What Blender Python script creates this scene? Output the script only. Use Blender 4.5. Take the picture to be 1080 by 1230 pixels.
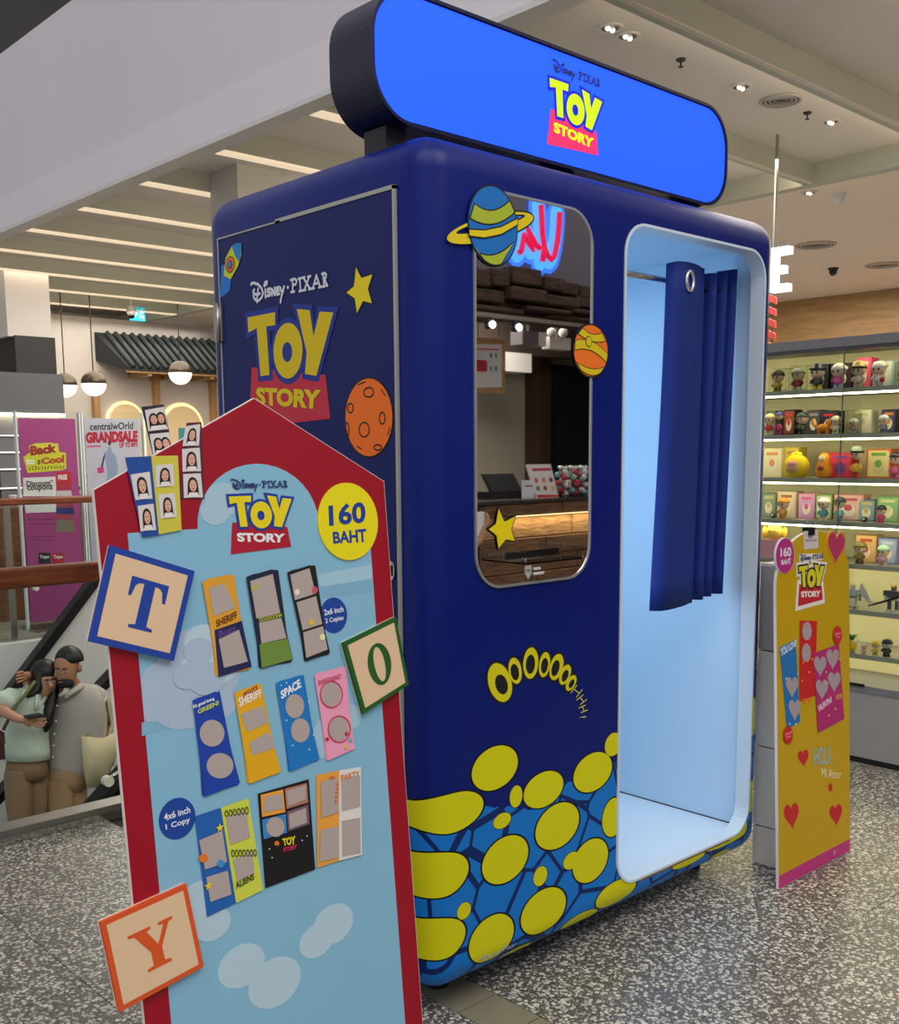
import bpy, bmesh, math, random
from mathutils import Vector, Matrix
from mathutils.geometry import tessellate_polygon
random.seed(7)
R=math.radians
for o in list(bpy.data.objects): bpy.data.objects.remove(o)
COL=bpy.context.scene.collection
SC=bpy.context.scene
# ------------------------------------------------------------------ camera
F,CX,CY=1270.0,540.0,720.0          # focal length and principal point, 1080x1230 frame
_yaw,_pit,_rol=R(42.86),R(-7.8),R(-.46)
CAM=Vector((-1.566,-1.76,1.36))
FW=Vector((math.sin(_yaw)*math.cos(_pit),math.cos(_yaw)*math.cos(_pit),math.sin(_pit)))
_rt=Vector((math.cos(_yaw),-math.sin(_yaw),0)); _up=_rt.cross(FW)
RT=_rt*math.cos(_rol)+_up*math.sin(_rol); UP=-_rt*math.sin(_rol)+_up*math.cos(_rol)
cd=bpy.data.cameras.new('camera'); cam=bpy.data.objects.new('camera',cd); COL.objects.link(cam)
cd.sensor_fit='AUTO'; cd.sensor_width=36; cd.lens=F/1230*36; cd.shift_y=(CY-615)/1230
cam.matrix_world=Matrix(((RT.x,UP.x,-FW.x,CAM.x),(RT.y,UP.y,-FW.y,CAM.y),(RT.z,UP.z,-FW.z,CAM.z),(0,0,0,1)))
cd.clip_start=.02; cd.clip_end=100
SC.camera=cam
# ------------------------------------------------------------------ world, lamps, exposure
w=bpy.data.worlds.new('world'); SC.world=w; w.use_nodes=True
w.node_tree.nodes['Background'].inputs[0].default_value=(.98,.97,1,1)
w.node_tree.nodes['Background'].inputs[1].default_value=.55
SC.view_settings.view_transform='Standard'; SC.view_settings.look='None'
SC.view_settings.exposure=0.0; SC.view_settings.gamma=1.0; SC.view_settings.use_curve_mapping=False
def area(name,loc,size,power,col=(1,1,1),rot=(0,0,0),sy=None):
    l=bpy.data.lights.new(name,'AREA'); l.energy=power; l.color=col; l.shape='RECTANGLE'; l.size=size; l.size_y=sy or size
    o=bpy.data.objects.new(name,l); COL.objects.link(o); o.location=loc; o.rotation_euler=rot; return o
area('atrium_light',(-3.0,-3.4,6.5),5,230,(1,.97,.95))
area('hall_light',(3.4,1.2,2.985),1.6,48,(1,.93,.82),sy=2.4)
area('hall_light',(3.2,5.6,2.985),1.8,95,(1,.93,.84),sy=3.2)
area('cafe_light',(4.3,9.2,2.95),2.4,40,(1,.92,.8))
area('shop_light',(6.8,2.6,2.95),3.2,230,(1,.93,.82))
area('coffee_shop_light',(5.4,-5.6,2.92),2.6,110,(1,.88,.72),sy=1.2)
area('walkway_light',(1.6,-3.4,5.2),3.2,170,(1,.95,.88))
# ------------------------------------------------------------------ pixel helpers
def ray(u,v): return FW+RT*((u-CX)/F)-UP*((v-CY)/F)
def hit(u,v,ax,val):
    d=ray(u,v); t=(val-CAM[ax])/d[ax]; return CAM+d*t
def depth(p): return (Vector(p)-CAM).dot(FW)
class Fr:
    "a plane to draw on: origin, right, up"
    def __init__(s,o,ux,uy): s.o=Vector(o); s.ux=Vector(ux).normalized(); s.uy=Vector(uy).normalized(); s.n=s.ux.cross(s.uy)
    def p(s,x,y,l=0): return s.o+s.ux*x+s.uy*y+s.n*l
    def uv(s,u,v):
        d=ray(u,v); t=(s.o-CAM).dot(s.n)/d.dot(s.n); q=CAM+d*t-s.o
        return (q.dot(s.ux),q.dot(s.uy))
    def zm(s,pts,ox,oy,k): return [s.uv(ox+x/k,oy+y/k) for x,y in pts]   # points read in a zoomed crop
# ------------------------------------------------------------------ materials
def lin(c): return c/12.92 if c<=.04045 else ((c+.055)/1.055)**2.4
def hexc(h): return tuple(lin(int(h[i:i+2],16)/255) for i in (1,3,5))+(1,)
MATS={}
def mat(name,col,rough=.5,metal=0,emit=0,var=0,scale=8,bump=0,trans=0,ior=1.45,alpha=1,spec=None,stretch=None,coat=0):
    if name in MATS: return MATS[name]
    m=bpy.data.materials.new(name); m.use_nodes=True; nt=m.node_tree; b=nt.nodes['Principled BSDF']
    c=hexc(col) if isinstance(col,str) else tuple(col)+(1,)
    b.inputs['Base Color'].default_value=c; b.inputs['Roughness'].default_value=rough; b.inputs['Metallic'].default_value=metal
    b.inputs['IOR'].default_value=ior
    if spec is not None: b.inputs['Specular IOR Level'].default_value=spec
    if trans: b.inputs['Transmission Weight'].default_value=trans
    if coat: b.inputs['Coat Weight'].default_value=coat
    if alpha<1: b.inputs['Alpha'].default_value=alpha
    if emit: b.inputs['Emission Color'].default_value=c; b.inputs['Emission Strength'].default_value=emit
    if var or bump:
        g=nt.nodes.new('ShaderNodeNewGeometry'); vm=nt.nodes.new('ShaderNodeVectorMath'); vm.operation='MULTIPLY'
        vm.inputs[1].default_value=stretch or (1,1,1); nt.links.new(g.outputs['Position'],vm.inputs[0])
        n=nt.nodes.new('ShaderNodeTexNoise'); n.inputs['Scale'].default_value=scale; n.inputs['Detail'].default_value=5
        nt.links.new(vm.outputs[0],n.inputs['Vector'])
        if var:
            mx=nt.nodes.new('ShaderNodeMix'); mx.data_type='RGBA'
            mx.inputs[6].default_value=tuple(x*(1-var) for x in c[:3])+(1,); mx.inputs[7].default_value=tuple(min(1,x*(1+var)) for x in c[:3])+(1,)
            nt.links.new(n.outputs['Fac'],mx.inputs[0]); nt.links.new(mx.outputs[2],b.inputs['Base Color'])
        if bump:
            bp=nt.nodes.new('ShaderNodeBump'); bp.inputs['Strength'].default_value=bump; bp.inputs['Distance'].default_value=.01
            nt.links.new(n.outputs['Fac'],bp.inputs['Height']); nt.links.new(bp.outputs[0],b.inputs['Normal'])
    MATS[name]=m; return m
def pm(h,rough=.55): return mat('print_'+h[1:],h,rough)       # plain printed / painted colour
# ------------------------------------------------------------------ objects
ORG={}
def tag(o,label=None,cat=None,group=None,kind=None):
    if label: o['label']=label
    if cat: o['category']=cat
    if group: o['group']=group
    if kind: o['kind']=kind
    return o
def thing(name,label,cat,loc=(0,0,0),group=None):
    o=bpy.data.objects.new(name,None); COL.objects.link(o); o.location=loc; o.empty_display_size=.05; ORG[o]=Vector(loc); return tag(o,label,cat,group)
def link(name,me,m,parent=None,smooth=False):
    o=bpy.data.objects.new(name,me); COL.objects.link(o)
    if m is not None:
        me.materials.clear()
        for x in (m if isinstance(m,(list,tuple)) else [m]): me.materials.append(x)
    if parent is not None: o.parent=parent; ORG[o]=ORG[parent]
    else: ORG[o]=Vector((0,0,0))
    if smooth:
        for f in me.polygons: f.use_smooth=True
    return o
class MB:
    "collects shapes given in world space"
    def __init__(s): s.v=[]; s.f=[]
    def add(s,vs,fs):
        k=len(s.v); s.v+=[Vector(v) for v in vs]; s.f+=[tuple(i+k for i in f) for f in fs]; return s
    def box(s,a,b):
        (x0,y0,z0),(x1,y1,z1)=a,b
        x0,x1=min(x0,x1),max(x0,x1); y0,y1=min(y0,y1),max(y0,y1); z0,z1=min(z0,z1),max(z0,z1)
        return s.add([(x0,y0,z0),(x1,y0,z0),(x1,y1,z0),(x0,y1,z0),(x0,y0,z1),(x1,y0,z1),(x1,y1,z1),(x0,y1,z1)],
            [(0,3,2,1),(4,5,6,7),(0,1,5,4),(1,2,6,5),(2,3,7,6),(3,0,4,7)])
    def tube(s,pts,r,n=10,cap=True):
        pts=[Vector(p) for p in pts]; rs=r if isinstance(r,(list,tuple)) else [r]*len(pts); vs=[];fs=[]
        ref=None
        for i,p in enumerate(pts):
            t=((pts[min(i+1,len(pts)-1)]-p).normalized()+(p-pts[max(i-1,0)]).normalized()).normalized()
            if ref is None: ref=t.orthogonal().normalized()
            a=(ref-t*ref.dot(t)).normalized(); ref=a; b=t.cross(a)
            vs+=[p+(a*math.cos(2*math.pi*k/n)+b*math.sin(2*math.pi*k/n))*rs[i] for k in range(n)]
        for i in range(len(pts)-1):
            for k in range(n): fs.append((i*n+k,i*n+(k+1)%n,(i+1)*n+(k+1)%n,(i+1)*n+k))
        if cap: fs.append(tuple(range(n))[::-1]); fs.append(tuple((len(pts)-1)*n+k for k in range(n)))
        return s.add(vs,fs)
    def lathe(s,c,prof,n=16,sx=1,sy=1):
        c=Vector(c); vs=[];fs=[]
        for r,z in prof: vs+=[c+Vector((r*sx*math.cos(2*math.pi*k/n),r*sy*math.sin(2*math.pi*k/n),z)) for k in range(n)]
        for i in range(len(prof)-1):
            for k in range(n): fs.append((i*n+k,i*n+(k+1)%n,(i+1)*n+(k+1)%n,(i+1)*n+k))
        fs.append(tuple(range(n))[::-1]); fs.append(tuple((len(prof)-1)*n+k for k in range(n)))
        return s.add(vs,fs)
    def loft(s,pts,rad,n=14):
        "stacked ovals, wide across the view, for cloth"
        lat=Vector((RT.x,RT.y,0)).normalized(); pts=[Vector(p) for p in pts]; vs=[];fs=[]
        for i,p in enumerate(pts):
            t=(pts[min(i+1,len(pts)-1)]-pts[max(i-1,0)]).normalized(); a=(lat-t*lat.dot(t)).normalized(); b=t.cross(a); ra,rb=rad[i]
            vs+=[p+a*ra*math.cos(2*math.pi*k/n)+b*rb*math.sin(2*math.pi*k/n) for k in range(n)]
        for i in range(len(pts)-1):
            for k in range(n): fs.append((i*n+k,i*n+(k+1)%n,(i+1)*n+(k+1)%n,(i+1)*n+k))
        fs.append(tuple(range(n))[::-1]); fs.append(tuple((len(pts)-1)*n+k for k in range(n)))
        return s.add(vs,fs)
    def ball(s,c,rx,ry=None,rz=None,n=12,m=8,z0=-1,z1=1):
        ry=ry or rx; rz=rz or rx; a0=math.asin(z0);a1=math.asin(z1)
        pr=[(max(.0005/rx,math.cos(a0+(a1-a0)*i/m)),math.sin(a0+(a1-a0)*i/m)) for i in range(m+1)]
        return s.lathe(c,[(r*rx,z*rz) for r,z in pr],n,1,ry/rx)
    def prism(s,fr,loops,l0,l1):
        "filled outline (first loop) with holes, between two lifts of a plane"
        vs3=[[Vector((x,y,0)) for x,y in lp] for lp in loops]
        tris=tessellate_polygon(vs3); flat=[q for lp in loops for q in lp]; n=len(flat)
        vs=[fr.p(x,y,l1) for x,y in flat]+[fr.p(x,y,l0) for x,y in flat]; fs=[]
        for a,b,c in tris:
            A,B,C=flat[a],flat[b],flat[c]
            cr=(B[0]-A[0])*(C[1]-A[1])-(B[1]-A[1])*(C[0]-A[0])
            if cr<0: b,c=c,b
            fs.append((a,b,c)); fs.append((c+n,b+n,a+n))
        k=0
        for li,lp in enumerate(loops):
            ar=sum(lp[i][0]*lp[(i+1)%len(lp)][1]-lp[(i+1)%len(lp)][0]*lp[i][1] for i in range(len(lp)))
            ccw=(ar>0)!=(li>0)
            for i in range(len(lp)):
                a=k+i;b=k+(i+1)%len(lp)
                fs.append((a,a+n,b+n,b) if ccw else (b,b+n,a+n,a))
            k+=len(lp)
        return s.add(vs,fs)
    def mesh(s,name,org=Vector((0,0,0))):
        me=bpy.data.meshes.new(name); me.from_pydata([tuple(v-org) for v in s.v],[],s.f); me.update(); return me
    def o(s,name,m,parent=None,smooth=False,**k):
        ob=link(name,s.mesh(name,ORG[parent] if parent is not None else Vector((0,0,0))),m,parent,smooth)
        return tag(ob,**k) if k else ob
def loose(mb,name,m,label,cat,group=None,base=None,smooth=False):
    "a thing made of one mesh with its origin at its base"
    if base is None:
        xs=[v.x for v in mb.v];ys=[v.y for v in mb.v]; base=Vector(((min(xs)+max(xs))/2,(min(ys)+max(ys))/2,min(v.z for v in mb.v)))
    o=link(name,mb.mesh(name,Vector(base)),m,None,smooth); o.location=base; ORG[o]=Vector(base)
    return tag(o,label,cat,group)
def struct(mb,name,m,parent=None,**k):
    return mb.o(name,m,parent,kind='structure',**k) if parent is None else mb.o(name,m,parent,**k)
def bevel(ob,w=.004,seg=2):
    bm=bmesh.new(); bm.from_mesh(ob.data)
    bmesh.ops.bevel(bm,geom=[e for e in bm.edges if len(e.link_faces)==2 and e.calc_face_angle(0)>.6],offset=w,segments=seg,affect='EDGES',profile=.5,clamp_overlap=True)
    bm.to_mesh(ob.data); bm.free(); return ob
# 2D outlines
def ell(cx,cy,rx,ry,a=0,n=28):
    ca,sa=math.cos(a),math.sin(a)
    return [(cx+rx*math.cos(t)*ca-ry*math.sin(t)*sa,cy+rx*math.cos(t)*sa+ry*math.sin(t)*ca) for t in (2*math.pi*i/n for i in range(n))]
def rrect(x0,y0,x1,y1,r,n=8):
    P=[]
    for cx,cy,a in ((x1-r,y0+r,-90),(x1-r,y1-r,0),(x0+r,y1-r,90),(x0+r,y0+r,180)):
        P+=[(cx+r*math.cos(R(a+90*i/n)),cy+r*math.sin(R(a+90*i/n))) for i in range(n+1)]
    return P
def star(cx,cy,r,a=0,k=.42): return [(cx+(r if i%2==0 else r*k)*math.cos(a+math.pi/2+i*math.pi/5),cy+(r if i%2==0 else r*k)*math.sin(a+math.pi/2+i*math.pi/5)) for i in range(10)]
def heart(cx,cy,s,a=0):
    P=[]
    for i in range(28):
        t=2*math.pi*i/28; x=.0625*s*16*math.sin(t)**3/2; y=.0625*s*(13*math.cos(t)-5*math.cos(2*t)-2*math.cos(3*t)-math.cos(4*t))/2
        P.append((cx+x*math.cos(a)-y*math.sin(a),cy+x*math.sin(a)+y*math.cos(a)))
    return P
def area2(P): return sum(P[i][0]*P[(i+1)%len(P)][1]-P[(i+1)%len(P)][0]*P[i][1] for i in range(len(P)))/2
def grow(P,d):
    "offset an outline outwards"
    s=1 if area2(P)>0 else -1; Q=[]
    for i in range(len(P)):
        a,b,c=Vector(P[i-1]),Vector(P[i]),Vector(P[(i+1)%len(P)])
        e,f=(b-a),(c-b)
        if e.length<1e-9 or f.length<1e-9: Q.append(tuple(b)); continue
        e.normalize();f.normalize(); n1=Vector((e.y,-e.x))*s;n2=Vector((f.y,-f.x))*s
        n=n1+n2
        if n.length<1e-6: n=n1
        n.normalize(); k=min(1/max(n.dot(n1),.45),2); q=b+n*d*k; Q.append((q.x,q.y))
    return Q
TH=.0003
_n=[0]
def flat(name,fr,loops,m,parent,lift,th=TH,**k):
    _n[0]+=1; lift+=3e-6*(_n[0]%50)
    if isinstance(loops[0][0],(int,float)): loops=[loops]
    mb=MB(); mb.prism(fr,loops,lift,lift+th); return mb.o(name,m,parent,**k)
def strokes(name,fr,lines,w,m,parent,lift,**k):
    mb=MB()
    for L in lines:
        wd=w; lift+=8e-6
        for i in range(len(L)-1):
            lift+=4e-6
            a,b=Vector(L[i]),Vector(L[i+1]); d=b-a
            if d.length<1e-9: continue
            n=Vector((-d.y,d.x)).normalized()*wd/2
            mb.add([fr.p(*(a-n),lift),fr.p(*(b-n),lift),fr.p(*(b+n),lift),fr.p(*(a+n),lift)],[(0,1,2,3)])
        for q in L:
            lift+=4e-6; mb.add([fr.p(x,y,lift) for x,y in ell(q[0],q[1],wd/2,wd/2,0,10)],[tuple(range(10))])
    return mb.o(name,m,parent,**k)
_tc={}
def textmesh(s,bold=0.0,space=1.0):
    key=(s,bold,space)
    if key in _tc: return _tc[key]
    c=bpy.data.curves.new('t','FONT'); c.body=s; c.align_x='CENTER'; c.align_y='CENTER'; c.fill_mode='FRONT'; c.offset=bold; c.space_character=space; c.resolution_u=3
    o=bpy.data.objects.new('t',c); COL.objects.link(o); dg=bpy.context.evaluated_depsgraph_get()
    me=bpy.data.meshes.new_from_object(o.evaluated_get(dg)); V=[v.co.copy() for v in me.vertices]; Fa=[tuple(p.vertices) for p in me.polygons]
    bpy.data.objects.remove(o); bpy.data.curves.remove(c); bpy.data.meshes.remove(me)
    xs=[v.x for v in V];ys=[v.y for v in V]; cx=(min(xs)+max(xs))/2;cy=(min(ys)+max(ys))/2
    W=max(xs)-min(xs);H=max(ys)-min(ys)
    _tc[key]=([( (v.x-cx)/W,(v.y-cy)/H) for v in V],Fa,W/H); return _tc[key]
def text(s,fr,c,h,m,parent,lift,w=None,ang=0,bold=.0,name='lettering',space=1.0,shear=0,mirror=False,**k):
    V,Fa,asp=textmesh(s,bold,space); w=w or h*asp; ca,sa=math.cos(ang),math.sin(ang); mb=MB()
    P=[]
    for x,y in V:
        X=x*w+shear*y*h; Y=y*h
        P.append(fr.p(c[0]+X*ca-Y*sa,c[1]+X*sa+Y*ca,lift))
    mb.add(P,Fa); return mb.o(name,m,parent,**k)
def quadtext(s,fr,q,m,parent,lift,bold=0,name='lettering',**k):
    "lettering fitted into a four-cornered outline tl,tr,br,bl"
    V,Fa,asp=textmesh(s,bold); tl,tr,br,bl=[Vector(x) for x in q]; P=[]
    for x,y in V:
        a=x+.5;b=.5-y; p=tl*(1-a)*(1-b)+tr*a*(1-b)+br*a*b+bl*(1-a)*b; P.append(fr.p(p.x,p.y,lift))
    mb=MB(); mb.add(P,Fa); return mb.o(name,m,parent,**k)
def copyobj(o,loc=None,rotz=None,parent='same'):
    c=o.copy(); COL.objects.link(c)
    if parent!='same': c.parent=parent
    if loc is not None: c.location=loc
    if rotz is not None: c.rotation_euler[2]=rotz
    ORG[c]=Vector(c.location); return c
# ================================================================== surfaces
def terrazzo():
    m=bpy.data.materials.new('terrazzo'); m.use_nodes=True; nt=m.node_tree; b=nt.nodes['Principled BSDF']; N=nt.nodes.new; L=nt.links.new
    g=N('ShaderNodeNewGeometry'); nz=N('ShaderNodeTexNoise'); nz.inputs['Scale'].default_value=30; L(g.outputs['Position'],nz.inputs['Vector'])
    mx=N('ShaderNodeVectorMath'); mx.operation='MULTIPLY_ADD'; mx.inputs[1].default_value=(.022,)*3; L(nz.outputs['Color'],mx.inputs[0]); L(g.outputs['Position'],mx.inputs[2])
    col=None
    base=N('ShaderNodeRGB'); base.outputs[0].default_value=hexc('#5a5651'); col=base.outputs[0]
    for sc,th,var_,keep,ca,cb in ((170,.24,.22,.2,'#827e76','#a8a49a'),(86,.31,.24,.07,'#aaa69c','#d9d5c9')):
        v2=N('ShaderNodeTexVoronoi'); v2.inputs['Scale'].default_value=sc; L(mx.outputs[0],v2.inputs['Vector'])
        sp=N('ShaderNodeSeparateColor'); L(v2.outputs['Color'],sp.inputs[0])
        t=N('ShaderNodeMath'); t.operation='MULTIPLY_ADD'; t.inputs[1].default_value=var_; t.inputs[2].default_value=th; L(sp.outputs[2],t.inputs[0])
        a=N('ShaderNodeMath'); a.operation='LESS_THAN'; L(v2.outputs['Distance'],a.inputs[0]); L(t.outputs[0],a.inputs[1])
        k=N('ShaderNodeMath'); k.operation='GREATER_THAN'; k.inputs[1].default_value=keep; L(sp.outputs[0],k.inputs[0])
        mu=N('ShaderNodeMath'); mu.operation='MULTIPLY'; L(a.outputs[0],mu.inputs[0]); L(k.outputs[0],mu.inputs[1])
        cc=N('ShaderNodeMix'); cc.data_type='RGBA'; cc.inputs[6].default_value=hexc(ca); cc.inputs[7].default_value=hexc(cb); L(sp.outputs[1],cc.inputs[0])
        q=N('ShaderNodeMix'); q.data_type='RGBA'; L(mu.outputs[0],q.inputs[0]); L(col,q.inputs[6]); L(cc.outputs[2],q.inputs[7]); col=q.outputs[2]
    L(col,b.inputs['Base Color']); b.inputs['Roughness'].default_value=.3; return m
TERR=terrazzo()
def wood(name,c1,c2,scale=6,stretch=(1,12,12),rough=.5,bump=.1):
    m=bpy.data.materials.new(name); m.use_nodes=True; nt=m.node_tree; b=nt.nodes['Principled BSDF']; N=nt.nodes.new; L=nt.links.new
    g=N('ShaderNodeNewGeometry'); vm=N('ShaderNodeVectorMath'); vm.operation='MULTIPLY'; vm.inputs[1].default_value=stretch; L(g.outputs['Position'],vm.inputs[0])
    n=N('ShaderNodeTexNoise'); n.inputs['Scale'].default_value=scale; n.inputs['Detail'].default_value=6; n.inputs['Distortion'].default_value=.6; L(vm.outputs[0],n.inputs['Vector'])
    r=N('ShaderNodeValToRGB'); r.color_ramp.elements[0].position=.3; r.color_ramp.elements[1].position=.7
    r.color_ramp.elements[0].color=hexc(c1); r.color_ramp.elements[1].color=hexc(c2); L(n.outputs['Fac'],r.inputs[0]); L(r.outputs[0],b.inputs['Base Color'])
    b.inputs['Roughness'].default_value=rough
    bp=N('ShaderNodeBump'); bp.inputs['Strength'].default_value=bump; bp.inputs['Distance'].default_value=.01; L(n.outputs['Fac'],bp.inputs['Height']); L(bp.outputs[0],b.inputs['Normal'])
    return m
W_RAIL=wood('handrail_wood','#5d2c17','#8a4a28',4,(1,14,14),.4,.03)
W_PANEL=wood('light_wood','#9a7648','#b49162',3,(6,1,9),.5,.03)
W_POST=wood('post_wood','#a97e4d','#c79c68',5,(9,9,1),.5,.03)
W_DARK=wood('dark_plank','#3a2a22','#6a4e3e',5,(1.5,6,10),.7,.5)
W_BROWN=wood('brown_plank','#4a3222','#836040',5,(1.5,8,12),.7,.6)
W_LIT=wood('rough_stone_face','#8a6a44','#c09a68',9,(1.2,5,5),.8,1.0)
WHITE=mat('white_paint','#d9d7d4',.6,var=.03,scale=3)
CEIL=mat('ceiling_paint','#dcd6cc',.7,var=.03,scale=1.5)
FIN=mat('fin_paint','#b9bcae',.65,var=.03,scale=2)
FASC=mat('fascia_paint','#dcd8de',.6,var=.05,scale=.8)
DARK=mat('dark_paint','#1d1d20',.5,var=.1)
BLACK=mat('black_plastic','#0b0b0d',.35)
CHROME=mat('chrome','#c9c9c9',.18,1,var=.04)
STEEL=mat('brushed_steel','#a9a7a3',.32,1,var=.08,scale=20)
GREYL=mat('light_grey_laminate','#a9a6a4',.5,var=.03)
GLASS=mat('clear_glass','#f4fbf8',.02,0,trans=1,ior=1.04)
ACRYL=mat('clear_acrylic','#eef2f2',.05,0,trans=1,ior=1.12)
LED=mat('led_strip','#ffefc0',.4,emit=19)
LEDW=mat('warm_led','#ffd79a',.4,emit=2.2)
SPOT=mat('lamp_glow','#fff3df',.4,emit=9)
# ================================================================== floor
fl=struct(MB().box((-6,-9,-.12),(14,1.96,-.012)),'floor',mat('grout','#3b3936',.7,var=.1))
sl0=None; WX=.60
xs=[.1-WX*i for i in range(9,0,-1)]; xs2=[.235+WX*i for i in range(0,14)]
for x in xs+xs2:
    for j in range(-9,4):
        y0=.19-.6*j-.6; y1=y0+.6
        if y1>1.99: y1=1.95
        if y0<-4.6 or y0>1.9: continue
        full=abs(y1-y0-.6)<1e-6
        if full and sl0 is not None:
            c=copyobj(sl0,(x,y0,0))
        else:
            mb=MB().box((x+.0012,y0+.0012,-.03),(x+WX-.0012,y1-.0012,0)); 
            me=mb.mesh('slab',Vector((x,y0,0))); o=link('slab',me,TERR,fl); o.location=(x,y0,0)
            if full: sl0=o
TILE=mat('beige_floor_tile','#857f6b',.35,var=.12,scale=14)
t0=None
for j in range(-14,14):
    y0=.018+.152*j
    if y0>1.8 : continue
    if t0 is None:
        o=link('tile',MB().box((.002,.002,-.03),(.133,.150,0)).mesh('tile'),TILE,fl); t0=o; o.location=(.1,y0,0)
    else: copyobj(t0,(.1,y0,0))
struct(MB().box((-6,6.3,-.3),(14,14,0)),'floor_far',mat('far_floor','#8f8a80',.4,var=.1))
struct(MB().box((-6,2.0,-4.3),(8,6.3,-4.2)),'floor_lower',mat('lower_floor','#77736d',.4,var=.1))
struct(MB().box((-6,6.2,-4.2),(8,6.3,-.02)),'wall_well',mat('well_cladding','#cfcfcf',.5,var=.03))
struct(MB().box((-6,1.96,-4.2),(8,2.03,-.012)),'wall_near_well',WHITE)
# ================================================================== ceiling, fins, fascia
ce=struct(MB().box((1.58,-1.6,3.115),(4.72,11.2,3.3)),'ceiling',CEIL)
f0=None
for k in range(-2,11):
    y=.8+.88*k
    if f0 is None:
        f0=link('fin',MB().box((1.58,0,3.0),(4.72,.07,3.12)).mesh('fin'),FIN,ce); f0.location=(0,y,0)
    else: copyobj(f0,(0,y,0))
l0_=None
for k in range(-2,2): MB().box((1.59,.8+.88*k-.004,2.992),(4.7,.8+.88*k+.022,3.0)).o('edge_profile',mat('edge_profile','#d9cfc0',.5),ce)
for k in range(2,11):  # emissive strips stand in for light falling on the far fin undersides
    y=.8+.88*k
    if l0_ is None: l0_=link('fin_underside_glow',MB().box((1.59,-.004,2.99),(4.7,.074,3.0)).mesh('fin_underside_glow'),mat('underside_glow','#ecd6b8',.4,emit=.75),ce); l0_.location=(0,y,0)
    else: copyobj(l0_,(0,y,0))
c0_=None  # added glowing strips, hidden behind the fins, to brighten the ceiling panels
for k in range(-2,11):
    y=.8+.88*k+.07
    if c0_ is None: c0_=link('added_fin_glow',MB().box((1.6,0,3.03),(4.7,.012,3.06)).mesh('added_fin_glow'),mat('added_strip_glow','#ffe9cf',.4,emit=8),ce); c0_.location=(0,y,0)
    else: copyobj(c0_,(0,y,0))
MB().box((4.70,-1.6,2.99),(4.78,11.2,3.2)).o('edge_beam',FIN,ce)
struct(MB().box((4.78,-1.6,3.0),(9.4,11.2,3.2)),'ceiling_shop',mat('shop_ceiling','#eee2d4',.7,var=.02))
ftop=hit(0,65,0,1.5).z
fa=struct(MB().box((1.5,-6,3.0),(1.58,16,ftop)),'wall_fascia',FASC)
MB().box((1.49,-6,2.985),(1.6,16,3.01)).o('edge_bead',mat('bead','#d8d5d2',.5),fa)
MB().box((1.494,-6,3.01),(1.5,16,3.22)).o('lower_band',mat('fascia_band','#e3dfe4',.6),fa)
struct(MB().box((2.6,-6,ftop-.5),(2.7,16,ftop+3)),'wall_upper',mat('upper_dark','#2a2320',.6,var=.3))
struct(MB().box((2.055,4.0,-4.2),(2.375,4.32,3.115)),'wall_pillar',mat('column_grey','#b4b4ae',.6,var=.03))
struct(MB().box((9.3,-1.6,0),(9.45,11.2,3.05)),'wall_shop_back',W_PANEL)
struct(MB().box((-6,11.1,0),(9.4,11.25,3.4)),'wall_cafe_back',mat('cafe_back','#c9c2ba',.6,var=.03))
def disc(c,r,h,m,name,parent=None,n=20): 
    return MB().lathe((c[0],c[1],c[2]),[(r,0),(r,h)],n).o(name,m,parent)
# downlights, vent and sprinklers of the hall ceiling
def downlight(u,v,z,lab,r=.055):
    p=hit(u,v,2,z); t=thing('downlight',lab,'downlight',(p.x,p.y,z),'recessed ceiling downlights')
    MB().lathe((p.x,p.y,z-.006),[(r*.72,.004),(r*.75,0),(r,0),(r,.006)],18).o('trim_ring',mat('downlight_trim','#d8d4cc',.4),t)
    MB().lathe((p.x,p.y,z-.004),[(r*.7,0),(r*.7,.004)],14).o('reflector',mat('reflector','#6d655c',.25,.8),t)
    for q in (-1,1): MB().ball((p.x+q*r*.28,p.y,z-.006),r*.22,n=8,m=5).o('bulb',mat('dim_bulb','#fff3df',.4,emit=1.5),t)
downlight(733,33,3.115,'recessed twin downlight above the booth sign, nearer the fascia edge')
downlight(754,43,3.115,'recessed twin downlight above the booth sign, beside its pair away from the fascia')
downlight(890,104,3.115,'small recessed downlight beside the round ceiling vent')
downlight(998,146,3.115,'recessed downlight between the vent and the edge beam of the ceiling')
downlight(972,231,3.0,'recessed downlight in the shop ceiling just past the edge beam')
for (u,v,z,r,lab) in ((938,120,3.115,.105,'large round ringed ceiling air vent between two ceiling fins'),(980,294,3.0,.16,'round ceiling air vent above the toy shop'),(1062,318,3.0,.16,'round ceiling air vent deep inside the toy shop ceiling')):
    p=hit(u,v,2,z); t=thing('ceiling_vent',lab,'vent',(p.x,p.y,z),'round ceiling vents')
    for i in range(4):
        rr=r*(1-.22*i); MB().lathe((p.x,p.y,z-.012+.002*i),[(rr*.86,.012),(rr*.9,0),(rr,.004),(rr,.012)],24).o('ring',mat('vent_metal','#b9b4aa',.4,.3),t,True)
    MB().lathe((p.x,p.y,z-.003),[(r*.98,0),(r*.98,.003)],24).o('vent_backing',mat('vent_dark','#4a463f',.6),t)
for (u,v,lab) in ((818,71,'black sprinkler head on the panel above the booth sign'),(970,135,'black sprinkler head near the ceiling vent')):
    p=hit(u,v,2,3.115); t=thing('sprinkler',lab,'sprinkler',(p.x,p.y,3.115),'ceiling sprinklers')
    MB().lathe((p.x,p.y,3.107),[(.02,0),(.022,.008)],12).o('escutcheon',DARK,t); MB().lathe((p.x,p.y,3.08),[(.012,0),(.012,.003),(.004,.004),(.004,.03)],10).o('deflector',DARK,t)
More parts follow.
